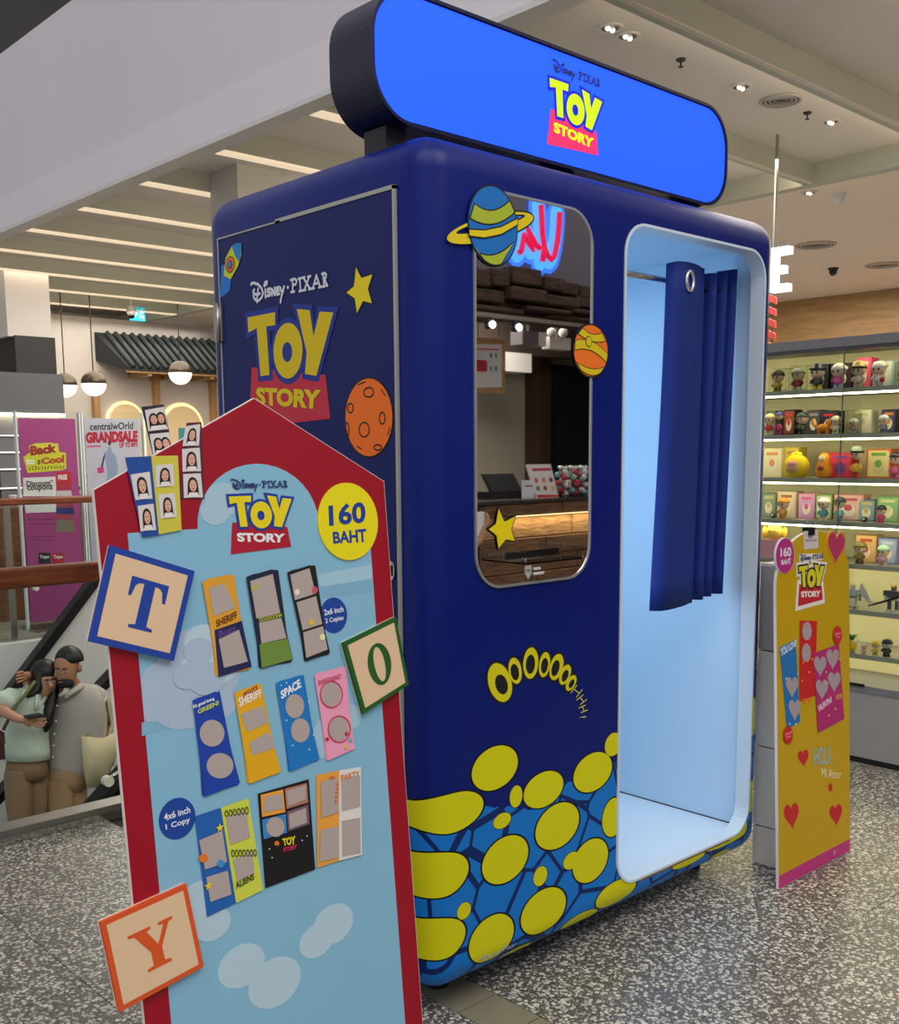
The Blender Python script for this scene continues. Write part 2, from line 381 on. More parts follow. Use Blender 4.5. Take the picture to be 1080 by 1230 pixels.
for i,(u,v,lab) in enumerate(((1001,322,'dark ceiling camera hanging over the toy shop'),(1008,233,'small white sensor box on the shop ceiling near the edge beam'))):
    p=hit(u,v,2,3.0); t=thing('ceiling_sensor',lab,'sensor',(p.x,p.y,3.0)); mm=DARK if i==0 else WHITE
    MB().lathe((p.x,p.y,2.97),[(.03,0),(.05,.03)],12).o('mount',mm,t); MB().ball((p.x,p.y,2.965),.035,n=10,m=6).o('lens_dome',mm,t,True)
# ================================================================== photo booth
NAVY='#041a6e'
BW,BD,BZ0,BZ1,BR=1.461,.925,.065,2.057,.08
OX0,OX1,OZ0,OZ1=.694,1.378,.148,1.955
FF=Fr((0,0,0),(1,0,0),(0,0,1)); FL=Fr((0,0,0),(0,-1,0),(0,0,1)); FS=Fr((0,.19,0),(1,0,0),(0,0,1))
def booth_material():
    "navy vinyl with a printed band of plain lime ovals on bright blue along the bottom"
    m=bpy.data.materials.new('booth_vinyl'); m.use_nodes=True; nt=m.node_tree; b=nt.nodes['Principled BSDF']; N=nt.nodes.new; L=nt.links.new
    g=N('ShaderNodeNewGeometry'); sep=N('ShaderNodeSeparateXYZ'); L(g.outputs['Position'],sep.inputs[0])
    def M(op,a,b_=None,c=None):
        n=N('ShaderNodeMath'); n.operation=op
        for i,x in enumerate((a,b_,c)):
            if x is None: continue
            if isinstance(x,(int,float)): n.inputs[i].default_value=x
            else: L(x,n.inputs[i])
        return n.outputs[0]
    pk=lambda u,v: FF.uv(u,v)
    # ovals read from the crop (470,740)-(920,1200) at 2.4x : centre x, y, half width, half height
    ov=[(300,438,72,68),(440,500,62,55),(582,450,60,60),(180,568,95,62),(480,605,68,70),(330,702,72,72),(140,755,92,72),(575,705,55,66),
        (440,850,70,68),(290,930,70,72),(142,940,80,66),(650,800,62,40),(56,480,26,55),(640,580,34,60),(640,370,26,36),(556,880,55,26),
        (860,705,50,16),(965,650,60,12),(1010,610,18,26),(1045,290,14,60),(1040,520,14,50),(380,975,50,18),(960,690,30,10),(320,590,28,24),(520,705,26,26),(430,750,22,30),(210,850,22,26),(360,520,20,34)]
    acc=None
    for (x,y,rx,ry) in ov:
        c=FF.uv(470+x/2.4,740+y/2.4); a=FF.uv(470+(x+rx)/2.4,740+y/2.4); d=FF.uv(470+x/2.4,740+(y-ry)/2.4)
        hw=max(.012,abs(a[0]-c[0])*.9); hh=max(.012,abs(d[1]-c[1])*.92)
        dx=M('MULTIPLY',M('SUBTRACT',sep.outputs[0],c[0]),1/hw); dz=M('MULTIPLY',M('SUBTRACT',sep.outputs[2],c[1]),1/hh)
        r2=M('ADD',M('MULTIPLY',dx,dx),M('MULTIPLY',dz,dz)); acc=r2 if acc is None else M('MINIMUM',acc,r2)
    wave=M('MULTIPLY',M('SINE',M('MULTIPLY',sep.outputs[0],13.0)),.035)
    top=M('ADD',wave,.50); fine=N('ShaderNodeTexNoise'); fine.inputs['Scale'].default_value=9; L(g.outputs['Position'],fine.inputs['Vector'])
    top=M('ADD',top,M('MULTIPLY',M('SUBTRACT',fine.outputs['Fac'],.5),.12))
    band=M('LESS_THAN',sep.outputs[2],top)
    def mix(f,a,b_):
        q=N('ShaderNodeMix'); q.data_type='RGBA'; L(f,q.inputs[0])
        for i,x in ((6,a),(7,b_)):
            if isinstance(x,str): q.inputs[i].default_value=hexc(x)
            else: L(x,q.inputs[i])
        return q.outputs[2]
    # fold lines of the printed blue
    vv=N('ShaderNodeTexVoronoi'); vv.feature='DISTANCE_TO_EDGE'; vv.inputs['Scale'].default_value=7; L(g.outputs['Position'],vv.inputs['Vector'])
    ln=M('LESS_THAN',vv.outputs['Distance'],.035)
    blue=mix(ln,'#1277cf','#0a2766')
    front=M('LESS_THAN',sep.outputs[1],.6)
    col=mix(band,NAVY,blue)
    lime=M('LESS_THAN',acc,1.0); edge=M('LESS_THAN',acc,1.16)
    col=mix(edge,col,'#0c0c12'); col=mix(lime,col,'#d8d412')
    L(col,b.inputs['Base Color']); b.inputs['Roughness'].default_value=.38; b.inputs['Specular IOR Level'].default_value=.22
    n=N('ShaderNodeTexNoise'); n.inputs['Scale'].default_value=3; L(g.outputs['Position'],n.inputs['Vector'])
    rr=M('ADD',M('MULTIPLY',n.outputs['Fac'],.12),.30); L(rr,b.inputs['Roughness'])
    return m
VINYL=booth_material()
booth=thing('photo_booth','navy blue rounded photo booth with mirror, open doorway and lit sign on top','photo booth',(BW/2,BD/2,0))
bm=bmesh.new(); bmesh.ops.create_cube(bm,size=1)
bmesh.ops.transform(bm,verts=bm.verts,matrix=Matrix.Translation((BW/2,BD/2,(BZ0+BZ1)/2))@Matrix.Diagonal((BW,BD,BZ1-BZ0,1)))
bmesh.ops.bevel(bm,geom=bm.edges[:],offset=BR,segments=7,affect='EDGES',profile=.5)
me=bpy.data.meshes.new('body'); bm.to_mesh(me); bm.free()
body=link('body',me,VINYL)
CH=((.60,.035,.142),(1.398,.88,1.975))      # the sitting chamber
cut=MB().box(*CH).o('cut_a',None); cut2=MB().prism(FF,[rrect(OX0,OZ0,OX1,OZ1,.085)],-.2,.1).o('cut_b',None)
for c in (cut,cut2):
    md=body.modifiers.new('b','BOOLEAN'); md.operation='DIFFERENCE'; md.object=c; md.solver='EXACT'
dg=bpy.context.evaluated_depsgraph_get(); me2=bpy.data.meshes.new_from_object(body.evaluated_get(dg))
for c in (body,cut,cut2): bpy.data.objects.remove(c)
for v in me2.vertices: v.co-=ORG[booth]
body=link('body',me2,VINYL,booth)
for f in me2.polygons: f.use_smooth=True
me2.set_sharp_from_angle(angle=R(35))
LIN=mat('lining_white','#bfdaee',.45,var=.02)
(x0,y0,z0),(x1,y1,z1)=CH; e=.004
MB().box((x1-e,y0,z0),(x1,y1,z1)).o('lining_side',LIN,booth)
MB().box((x0,y0,z0),(x0+e,y1,z1)).o('lining_partition',LIN,booth)
MB().box((x0,y1-e,z0),(x1,y1,z1)).o('lining_back',LIN,booth)
MB().box((x0,y0,z1-e),(x1,y1,z1)).o('lining_ceiling',LIN,booth)
MB().box((x0,y0,z0),(x1,y1,z0+e)).o('lining_floor',mat('lining_floor','#d3e2ef',.4,var=.03),booth)
MB().box((x1-e-.003,y0+.03,z0+e),(x1-e,y1-e,z0+e+.003)).o('floor_seam',DARK,booth)
op=rrect(OX0,OZ0,OX1,OZ1,.085)
flat('jamb_trim',FF,[grow(op,.001),grow(op,-.006)],mat('jamb_trim','#d3dfe8',.4),booth,-.045,.049)
# booth lamp on the chamber ceiling
MB().box((.72,.36,1.945),(1.0,.64,1.97)).o('lamp_panel',mat('booth_lamp','#cfe6ff',.4,emit=.8),booth)
area('booth_lamp_light',(.86,.5,1.94),.26,2.5,(.62,.83,1))
MB().box((.607,.2,.75),(.62,.7,1.5)).o('screen_lamp',mat('booth_lamp2','#cfe6ff',.4,emit=.7),booth)
area('booth_flash_light',(.63,.45,1.1),.45,1.9,(.62,.83,1),(0,R(-90),0),sy=.8)
# worn chipboard along the sill
flat('bare_sill',FF,[(.80,.139),(1.27,.139),(1.27,.1455),(1.05,.1462),(.80,.1452)],wood('chipboard','#6d5236','#9a7850',30,(1,1,1),.8,.2),booth,.0006)
MB().tube([(.61,.1,1.848),(1.33,.1,1.848)],.0095,12).o('curtain_rod',CHROME,booth,True)
for x in (.607,): MB().tube([(x,.1,1.848),(x+(.012 if x<1 else -.012),.1,1.848)],.022,14).o('rod_flange',CHROME,booth,True)
# feet
for x in (.16,1.3):
    for y in (.16,.77): MB().lathe((x,y,0),[(.03,0),(.032,.012),(.018,.02),(.018,.09)],14).o('foot',DARK,booth)
# service door on the left side
DY0,DY1,DZ0,DZ1=.094,.826,.135,1.938
dp=MB().box((-.006,DY0,DZ0),(.004,DY1,DZ1)).o('service_door',mat('door_vinyl','#101d5e',.42,var=.08,scale=2,spec=.25),booth)
TR=mat('door_edge_trim','#a9aaa0',.45,.2,var=.1,scale=12)
MB().box((-.0085,DY0-.007,DZ0),(.003,DY0,DZ1+.008)).o('edge_strip',TR,dp)
MB().box((-.0085,DY1,DZ0),(.003,DY1+.004,DZ1+.004)).o('edge_strip',TR,dp)
MB().box((-.0085,DY0-.007,DZ1),(.003,.55,DZ1+.009)).o('edge_strip',TR,dp)
MB().box((-.0085,.53,DZ1),(.003,DY1,DZ1+.004)).o('edge_strip',TR,dp)
for z in (1.72,.5):
    h=MB().box((-.012,DY1-.012,z-.05),(-.006,DY1+.03,z+.05)).o('hinge',STEEL,dp)
    MB().tube([(-.014,DY1+.004,z-.052),(-.014,DY1+.004,z+.052)],.006,8).o('hinge_pin',STEEL,dp,True)
lk=FL.uv(474.5,685)
o=MB().prism(FL,[ell(lk[0],lk[1],.012,.022)],.006,.012).o('lock',CHROME,dp); MB().box((-.016,-lk[0]-.003,lk[1]-.012),(-.012,-lk[0]+.003,lk[1]+.012)).o('lock_keyway',DARK,dp)
# ---- mirror window with print tray
WX0,WX1,WZ0,WZ1=.150,.559,1.047,1.95
win=rrect(WX0,WZ0,WX1,WZ1,.082,10)
MIRROR=mat('mirror_glass','#e0e2e6',.015,1)
mir=MB().prism(FF,[win],.0005,.0035).o('mirror',MIRROR,booth)
flat('mirror_rim',FF,[grow(win,.004),grow(win,-.002)],mat('clear_edge','#b9bdc0',.2,.6),booth,.0005,.0055)
# print slot and clear tray
sx0,sz1=FF.uv(606,664)[0],FF.uv(606,664)[1]; sx1=FF.uv(670,662)[0]; sz0=FF.uv(606,672)[1]
tr=MB().box((sx0,-.0045,sz0),(sx1,-.004,sz1)).o('print_slot',BLACK,booth)
def tray():
    m=MB(); a,b=sx0-.004,sx1+.006; z=sz0-.004
    m.box((a,-.075,z-.003),(b,-.004,z)); m.box((a-.003,-.075,z-.003),(a,-.004,z+.025)); m.box((b,-.075,z-.003),(b+.003,-.004,z+.03)); m.box((a,-.078,z-.003),(b,-.075,z+.008)); return m
tray().o('print_tray',ACRYL,booth)
c=FF.uv(633,687); flat('tray_badge',FF,[(c[0]-.011,c[1]+.016),(c[0]+.011,c[1]+.016),(c[0]+.012,c[1]-.002),(c[0],c[1]-.019),(c[0]-.012,c[1]-.002)],pm('#b9b9b6'),booth,.0046)
text('OO',FF,(c[0],c[1]+.004),.007,pm('#5d5149'),booth,.0054)
for i in range(2): flat('badge_line',FF,rrect(c[0]+.018,c[1]+.003-.012*i,c[0]+(.045 if i==0 else .058),c[1]+.010-.012*i,.002,2),pm('#d6d6d2'),booth,.0046)
# ---- the rounded light box sign
sg=rrect(.018,2.117,1.442,2.411,.115,12)
sign=MB().prism(FS,[sg],-.155,0).o('sign_box',mat('sign_casing','#0a1030',.4,var=.1),booth)
face=flat('sign_face',FS,grow(sg,-.009),mat('sign_glow','#1f55f8',.5,emit=.92,spec=.2),sign,.0005,.0015)
flat('sign_rim',FS,[grow(sg,.002),grow(sg,-.006)],mat('sign_rim','#07103c',.3),sign,.0,.006)
for x in (.12,.73,1.34):
    MB().box((x-.03,.23,2.05),(x+.03,.31,2.12)).o('sign_bracket',DARK,sign)
# ================================================================== the wordmark, traced once on the service door
def zl(p): return FL.zm(p,250,190,3.324)
L_T=zl([(168,637),(278,616),(278,668),(243,673),(256,866),(220,871),(205,680),(172,697)])
L_Y=zl([(365,603),(416,608),(432,712),(456,614),(511,617),(443,870),(398,862),(404,775)])
oc=zl([(329,770)])[0]; orx=abs(zl([(388,770)])[0][0]-oc[0]); ory=abs(zl([(329,658)])[0][1]-oc[1])
ic=zl([(327,775)])[0]; irx=abs(zl([(347,775)])[0][0]-ic[0]); iry=abs(zl([(327,735)])[0][1]-ic[1])
L_O=ell(oc[0],oc[1],orx,ory,R(-3)); L_OH=ell(ic[0],ic[1],irx,iry)
na=math.pi*.72; 
L_RED=zl([(183,835),(478,866),(497,1040),(172,1078)])
LW=max(p[0] for p in L_RED)-min(p[0] for p in L_RED)
L0=((max(p[0] for p in L_RED)+min(p[0] for p in L_RED))/2, oc[1])
def nrm(P): return [((x-L0[0])/LW,(y-L0[1])/LW) for x,y in P]
NT,NY,NO,NOH,NR=map(nrm,(L_T,L_Y,L_O,L_OH,L_RED))
NS=nrm(zl([(200,915),(462,925),(455,1003),(205,985)]))           # box of the lower word
zd=lambda P: FL.zm(P,250,300,6.0)
D_=[[(328,252),(333,244),(350,241),(380,252),(404,280),(415,315),(406,345),(388,364),(370,377)],[(379,284),(375,322),(369,372)],[(352,290),(343,304),(350,320),(370,325),(392,318)],[(345,334),(352,354),(370,368)],
 [(431,288),(433,345)],[(422,259),(429,238),(444,232),(443,248),(426,263)],[(468,283),(449,286),(448,304),(466,312),(464,331),(445,335)],[(479,331),(478,284),(499,328),(500,276)],
 [(531,272),(513,277),(513,324),(534,319)],[(513,299),(529,295)],[(541,276),(546,299),(556,303),(568,268)],[(563,293),(549,335),(541,380)]]
D_=[nrm(zd(s)) for s in D_]
P_=[[(628,220),(629,305)],[(614,221),(644,212),(658,226),(651,250),(630,258)],[(617,308),(641,304)],[(680,210),(686,298)],[(670,212),(690,207)],[(676,301),(696,296)],
 [(706,203),(755,285)],[(748,196),(713,292)],[(697,205),(716,200)],[(738,198),(757,193)],[(704,295),(723,291)],[(745,287),(765,282)],
 [(775,280),(800,186),(828,271)],[(786,248),(818,241)],[(765,283),(785,279)],[(818,273),(838,269)],[(850,176),(856,265)],[(840,177),(861,171),(872,182),(868,205),(852,214)],[(858,214),(880,262)],[(846,268),(866,263)]]
P_=[nrm(zd(s)) for s in P_]; DOT=nrm(zd([(594,274)]))[0]
def wordmark(fr,parent,c,W,lift,outline,word,small,yellow='#f1d400',red='#b3122c',white_back=None,emit=False,small_up=0,skew=0):
    mk=(lambda h: mat('glow_'+h[1:],h,.4,emit=.85)) if emit else pm
    def T(P): return [(c[0]+x*W,c[1]+y*W+skew*x*W) for x,y in P]
    rp=flat('logo_panel',fr,T(NR),mk(red),parent,lift)
    par=rp if parent.parent is None else parent
    if white_back:
        for P in (NT,NY,NO,NR): flat('logo_backing',fr,grow(T(P),W*.085),mk(white_back),par,lift-.0006)
        lo=T(nrm(zl([(175,490),(490,455),(495,535),(180,590)]))); flat('logo_backing',fr,lo,mk(white_back),par,lift-.0006)
    for P,n in ((NT,'t'),(NO,'o'),(NY,'y')):
        flat('letter_outline',fr,grow(T(P),W*.036),mk(outline),par,lift+.0006+(.0001 if n=='o' else 0))
    flat('letter',fr,T(NT),mk(yellow),par,lift+.0013); flat('letter',fr,T(NY),mk(yellow),par,lift+.0013)
    flat('letter',fr,[T(NO),T(NOH)],mk(yellow),par,lift+.0015)
    quadtext('STORY',fr,T(NS),mk(word),par,lift+.0012,bold=.05,name='lower_word')
    strokes('script_word',fr,[T(s) for s in D_],W*.02,mk(small),par,lift+.0012)
    strokes('serif_word',fr,[T(s) for s in P_],W*.017,mk(small),par,lift+.0012)
    d=T([DOT])[0]; flat('dot',fr,ell(d[0],d[1],W*.012,W*.012,0,8),mk(small),par,lift+.0012)
    return rp
# on the door
wordmark(FL,dp,L0,LW,.0066,'#0f2f8f','#d8c400','#d3d6e0',yellow='#d8bd00',red='#c2283f')
# on the sign: centre of the round letter in the photo
c=FS.uv(687,131); wl=FS.uv(655,160)[0]; wr=FS.uv(716.5,178)[0]
wordmark(FS,sign,(c[0]+.004,c[1]),wr-wl,.0025,'#0a16b4','#c8e010','#0a1238',yellow='#b8d60a',red='#d0285f',emit=True)
# ---- stickers on door
INK=pm('#101018')
def sticker(name,fr,P,col,parent,lift,ink=.004,**k):
    a=flat(name,fr,grow(P,ink),INK,parent,lift,**k); return a
sp=FL.zm([(601,438),(622,480),(666,466),(648,523),(664,580),(629,571),(605,619),(596,561),(563,538),(593,513)],250,190,3.324)
flat('star_sticker',FL,grow(sp,.003),INK,dp,.0066); flat('star_sticker',FL,sp,pm('#e8d200'),dp,.0073)
# orange cratered planet
mc=FL.zm([(650,1036)],250,190,3.324)[0]; mrx=abs(FL.zm([(746,1036)],250,190,3.324)[0][0]-mc[0]); mry=abs(FL.zm([(650,880)],250,190,3.324)[0][1]-mc[1])
flat('planet_sticker',FL,ell(mc[0],mc[1],mrx+.004,mry+.004),INK,dp,.0066); flat('planet_sticker',FL,ell(mc[0],mc[1],mrx,mry),pm('#f07010'),dp,.0073)
for (x,y,rx,ry) in ((652,935,22,22),(579,998,13,22),(634,1084,22,32),(706,1038,13,27),(688,1155,17,14),(566,1085,9,32)):
    q=FL.zm([(x,y),(x+rx,y),(x,y-ry)],250,190,3.324); E1=ell(q[0][0],q[0][1],abs(q[1][0]-q[0][0]),abs(q[2][1]-q[0][1]),0,16)
    flat('crater',FL,[E1,grow(E1,-.0032)],INK,dp,.008)
for a,b in (((610,905),(638,893)),((703,925),(718,948)),((735,1075),(728,1105)),((606,1150),(624,1162))): strokes('crater',FL,[FL.zm([a,b],250,190,3.324)],.003,INK,dp,.008)
# rocket
zk=lambda P: FL.zm(P,250,190,3.324)
flat('rocket_sticker',FL,zk([(62,430),(78,425),(100,485),(95,530),(70,552),(55,556),(60,500)]),pm('#1277cf'),dp,.0066)
flat('rocket_sticker',FL,zk([(105,352),(143,341),(143,385),(130,430),(100,485),(72,470),(80,400)]),pm('#c9cf1a'),dp,.0073)
flat('rocket_sticker',FL,zk([(105,352),(122,340),(144,341),(144,372),(134,413),(120,395)]),pm('#1f7fc4'),dp,.008)
q=zk([(98,426),(117,426),(98,393)]); 
for k,cl in ((1,'#101018'),(.9,'#e0701a'),(.5,'#101018'),(.42,'#1f7fc4')): flat('rocket_porthole',FL,ell(q[0][0],q[0][1],k*abs(q[1][0]-q[0][0]),k*abs(q[2][1]-q[0][1])),pm(cl),dp,.008+.0007*(1-k)*4)
# ---- stickers on the front: ringed planet, striped planet, star  (crop 540,220 at 2.459)
zf=lambda P: FF.zm(P,540,220,2.459)
LM=.0062
pc=zf([(123,128)])[0]; prx=abs(zf([(195,128)])[0][0]-pc[0])*.96; pry=abs(zf([(123,12)])[0][1]-pc[1])
tilt=R(12)
PE=ell(pc[0],pc[1],prx,pry,0,36)
ringo=ell(pc[0]-.004,pc[1]-.004,prx*1.88,pry*.30,R(17),40); ringi=ell(pc[0]-.004,pc[1]+.004,prx*1.5,pry*.12,R(17),40)
flat('ring_sticker',FF,[grow(ringo,.004),grow(ringi,-.003)],INK,booth,LM-.0012); flat('ring_sticker',FF,[ringo,ringi],pm('#e3cb12'),booth,LM-.0006)
flat('planet_sticker',FF,grow(PE,.004),INK,booth,LM); flat('planet_sticker',FF,PE,pm('#0f6fbf'),booth,LM+.0006)
def clipband(y0,y1,sl,cur=.0):
    P=[];n=14
    def lim(t): 
        k=max(0,1-((t)/pry)**2)**.5; return prx*k
    top=[];bot=[]
    for i in range(n+1):
        s=-1+2*i/n
        for (yy,lst) in ((y1,top),(y0,bot)):
            y=yy*pry; x=s*lim(y)*.985; y2=y+sl*x-cur*(1-s*s)
            # keep inside the disc
            rr=((x/prx)**2+(y2/pry)**2)**.5
            if rr>.985: x,y2=x*.985/rr,y2*.985/rr
            lst.append((pc[0]+x,pc[1]+y2))
    return bot+top[::-1]
flat('planet_stripe',FF,grow(clipband(.30,.62,.25,.02),.003),INK,booth,LM+.0011); flat('planet_stripe',FF,clipband(.30,.62,.25,.02),pm('#a9b82e'),booth,LM+.0017)
flat('planet_stripe',FF,grow(clipband(-.9,-.52,.25,.02),.003),INK,booth,LM+.0011); flat('planet_stripe',FF,clipband(-.9,-.52,.25,.02),pm('#a9b82e'),booth,LM+.0017)
fb=[(pc[0]+x,pc[1]+y) for x,y in ((-prx*1.0,-pry*.36),(-prx*.4,-pry*.34),(prx*.3,-pry*.17),(prx*1.0,pry*.16),(prx*1.0,pry*.30),(prx*.3,pry*.0),(-prx*.4,-pry*.17),(-prx*1.0,-pry*.22))]
flat('ring_sticker',FF,grow(fb,.003),INK,booth,LM+.0023); flat('ring_sticker',FF,fb,pm('#e3cb12'),booth,LM+.0029)
# striped orange planet on the mirror edge
pc=zf([(412,496)])[0]; prx=abs(zf([(461,496)])[0][0]-pc[0]); pry=abs(zf([(412,420)])[0][1]-pc[1]); PE=ell(pc[0],pc[1],prx,pry,0,32)
flat('planet_sticker',FF,grow(PE,.004),INK,booth,LM); flat('planet_sticker',FF,PE,pm('#f0741a'),booth,LM+.0006)
for a,b,s,cu in ((.55,.8,-.12,.01),(-.22,.12,-.2,-.015),(-.78,-.55,-.05,.01)):
    flat('planet_stripe',FF,grow(clipband(a,b,s,cu),.002),INK,booth,LM+.0011); flat('planet_stripe',FF,clipband(a,b,s,cu),pm('#d9c012'),booth,LM+.0017)
E1=ell(pc[0]-.012,pc[1]+.022,.010,.012,0,14); flat('planet_spot',FF,grow(E1,.002),INK,booth,LM+.0023); flat('planet_spot',FF,E1,pm('#d9c012'),booth,LM+.0029)
sp=zf([(139,962),(156,1000),(188,984),(176,1022),(186,1056),(160,1052),(139,1078),(133,1040),(110,1022),(131,1006)])
flat('star_sticker',FF,grow(sp,.003),INK,booth,LM); flat('star_sticker',FF,sp,pm('#e8d200'),booth,LM+.0006)
# ---- the arched cry in lettering (crop 570,760 at 7.2)
zo=lambda P: FF.zm(P,570,760,7.2)
YEL=pm('#d9cf0e')
def ringo_(x,y,rx,ry,hx,hy,hrx,hry,a):
    def conv(x,y,rx,ry,a):
        return zo([(x+rx*math.cos(t)*math.cos(a)-ry*math.sin(t)*math.sin(a),y+rx*math.cos(t)*math.sin(a)+ry*math.sin(t)*math.cos(a)) for t in (2*math.pi*i/26 for i in range(26))])
    A=conv(x,y,rx,ry,a);B=conv(hx,hy,hrx,hry,a)
    flat('letter_outline',FF,grow(A,.006),INK,booth,.0006); flat('letter',FF,[A,B],YEL,booth,.0013)
ringo_(216,430,100,172,230,447,54,88,R(-14)); ringo_(348,328,56,114,345,340,36,72,R(-8)); ringo_(483,262,65,136,480,272,40,84,R(4)); ringo_(602,275,47,110,602,285,30,68,R(8)); ringo_(705,296,56,117,697,306,33,72,R(14)); ringo_(780,362,44,92,780,372,26,54,R(20)); ringo_(832,434,38,74,836,440,20,42,R(26))
def hh(x,y,s,a):
    def q(dx,dy): return (x+(dx*math.cos(a)-dy*math.sin(a))*s,y+(dx*math.sin(a)+dy*math.cos(a))*s)
    L=[[q(-1,-1.4),q(-1,1.4)],[q(1,-1.4),q(1,1.4)],[q(-1,0),q(1,0)]]
    strokes('letter_outline',FF,[zo(l) for l in L],.0062,INK,booth,.0008); strokes('letter',FF,[zo(l) for l in L],.0028,pm('#d3cb6a'),booth,.0013)
hh(880,505,30,R(38)); hh(925,578,25,R(52)); hh(938,658,22,R(68))
strokes('letter',FF,[zo([(925,730),(960,726)]),zo([(908,733),(909,733)])],.003,pm('#d3cb6a'),booth,.0013)
_o=text('©Disney/Pixar',FF,(FF.uv(596,1162)[0]+.01,.120),.021,pm('#c9dcef'),booth,.0012)
for v in _o.data.vertices:
    z=v.co.z+ORG[booth].z
    if z<BZ0+BR:
        th=(BZ0+BR-z)/BR; rr=BR+.0015; v.co.y=BR-rr*math.cos(th)-ORG[booth].y; v.co.z=BZ0+BR-rr*math.sin(th)
# ================================================================== curtain
def curtain():
    t=thing('curtain','blue blackout curtain drawn to one side on a chrome rod inside the booth doorway','curtain',(1.15,.1,.91))
    # plan outline of the gathered cloth along the rod: one wide face then tight pleats
    top=[(.972,.075),(.985,.052),(1.02,.050),(1.07,.058),(1.12,.070),(1.155,.082),(1.176,.086),(1.190,.122),(1.212,.124),(1.222,.084),(1.239,.082),(1.251,.124),(1.272,.126),(1.282,.085),(1.298,.083),(1.310,.126),(1.330,.128),(1.340,.086),(1.356,.086),(1.366,.126)]
    def sm(P,n=4):
        Q=[]
        for i in range(len(P)-1):
            a,b,c,d=[Vector(P[max(0,min(len(P)-1,j))]) for j in (i-1,i,i+1,i+2)]
            for k in range(n):
                u=k/n; Q.append(.5*((2*b)+(c-a)*u+(2*a-5*b+4*c-d)*u*u+(3*b-a-3*c+d)*u**3))
        Q.append(Vector(P[-1])); return Q
    T=sm(top); rows=12; vs=[];fs=[]; n=len(T)
    for r in range(rows+1):
        k=r/rows; z=1.887-(1.887-.905)*k
        for i,p in enumerate(T):
            s=i/(n-1); x=p.x; y=p.y
            x+=(-.035*(1-s)*k)+(.01*math.sin(3*k+1)*(1-s)); y+=-.012*k*math.sin(6*s)
            x-= .02*k*s
            vs.append((x,y,z+ (.02*s+.008*math.sin(9*s) if r==0 else 0)+(.012*s if r==rows else 0)))
    for r in range(rows):
        for i in range(n-1): a=r*n+i; fs.append((a,a+1,a+n+1,a+n))
    mb=MB(); mb.add(vs,fs); c=mb.o('cloth',mat('curtain_cloth','#08297c',.75,var=.05,scale=30,bump=.05),t,True)
    sd=c.modifiers.new('s','SOLIDIFY'); sd.thickness=.002
    for x,y in ((1.057,.046),):
        m=MB()
        for k in range(20):
            a=2*math.pi*k/20; 
        ring=[(x+.021*math.cos(2*math.pi*k/20),y+.002+.018*0.15*math.cos(2*math.pi*k/20),1.845+.026*math.sin(2*math.pi*k/20)) for k in range(21)]
        m.tube(ring,.006,8,False); m.o('grommet',mat('grommet_metal','#e6e8ea',.2,.9),t,True)
    MB().add([(.985,.047,1.789),(1.05,.056,1.789),(1.10,.079,1.789),(1.14,.092,1.789),(1.14,.092,1.7875),(1.10,.079,1.7875),(1.05,.056,1.7875),(.985,.047,1.7875)],[(0,1,6,7),(1,2,5,6),(2,3,4,5)]).o('hem_stitch',pm('#39549c'),t)
    return t
curtain()
# ================================================================== house-shaped price standee
LEAN=R(5); FB=Fr((0,-.15,0),(1,0,0),(0,math.sin(LEAN),math.cos(LEAN)))
st=thing('price_standee','red house-shaped price standee with pale blue sky print leaning beside the booth','standee',(-.47,-.15,0))
bx0,bx1=-.785,-.150; sh=FB.uv(113,592)[1]*.5+FB.uv(463,575)[1]*.5; ap=FB.uv(305,478)
house=[(bx0+.006,.004),(bx1-.0,.004),(bx1,sh),(ap[0],ap[1]),(bx0,sh)]
bd=MB().prism(FB,[house],-.008,0).o('board',mat('foam_board_edge','#e9dcd6',.6),st)
flat('red_print',FB,grow(house,-.0012),mat('red_print','#9c0020',.42,var=.03),st,.0001)
# sky area with arch top
sx0,sx1=FB.uv(172,700)[0],FB.uv(448,700)[0]; sx0=FB.uv(153,641)[0]
syL=FB.uv(153.7,640.4)[1]; a0=FB.uv(237,633)[0]; a1=FB.uv(383,632)[0]; aty=FB.uv(312,557)[1]
acx=(a0+a1)/2; arx=(a1-a0)/2; ary=aty-syL
sky=[(sx0,.0045),(sx1,.0045),(sx1,syL),(a1,syL)]+[(acx+arx*math.cos(R(180*i/18)),syL+ary*math.sin(R(180*i/18))) for i in range(1,18)]+[(a0,syL),(sx0,syL)]
SKY=mat('sky_print','#86bbd6',.42,var=.03); flat('sky_print',FB,sky,SKY,st,.0006)
def cloud(us,col='#b4cbda',lift=.0011):
    for (u,v,r) in us:
        c=FB.uv(u,v); k=depth(FB.p(*c))/F*r
        E1=[(min(max(x,sx0),sx1),max(y,.006)) for x,y in ell(c[0],c[1],k*1.25,k,0,22)]
        flat('cloud_print',FB,E1,pm(col),st,lift)
cloud([(228,790,34),(200,820,28),(255,812,30),(222,838,38),(185,845,22),(262,845,20)],'#a9bdd2',.0011)
cloud([(243,770,20),(262,800,22),(236,802,18)],'#b9d2de',.0016); cloud([(238,782,16),(248,815,20),(225,812,16)],'#a9bdd2',.0021)
cloud([(268,600,20),(258,615,16)],'#a8c6d8',.0011); cloud([(400,880,24),(418,862,16),(385,895,16)],'#a5c6da',.0011)
cloud([(240,1080,22),(222,1100,22),(255,1110,20),(400,1110,24),(380,1130,20),(290,1160,26),(330,1180,30)],'#b4d0de',.0011)
def band(P,col): flat('sky_band_print',FB,[FB.uv(*p) for p in P],pm(col),st,.0008)
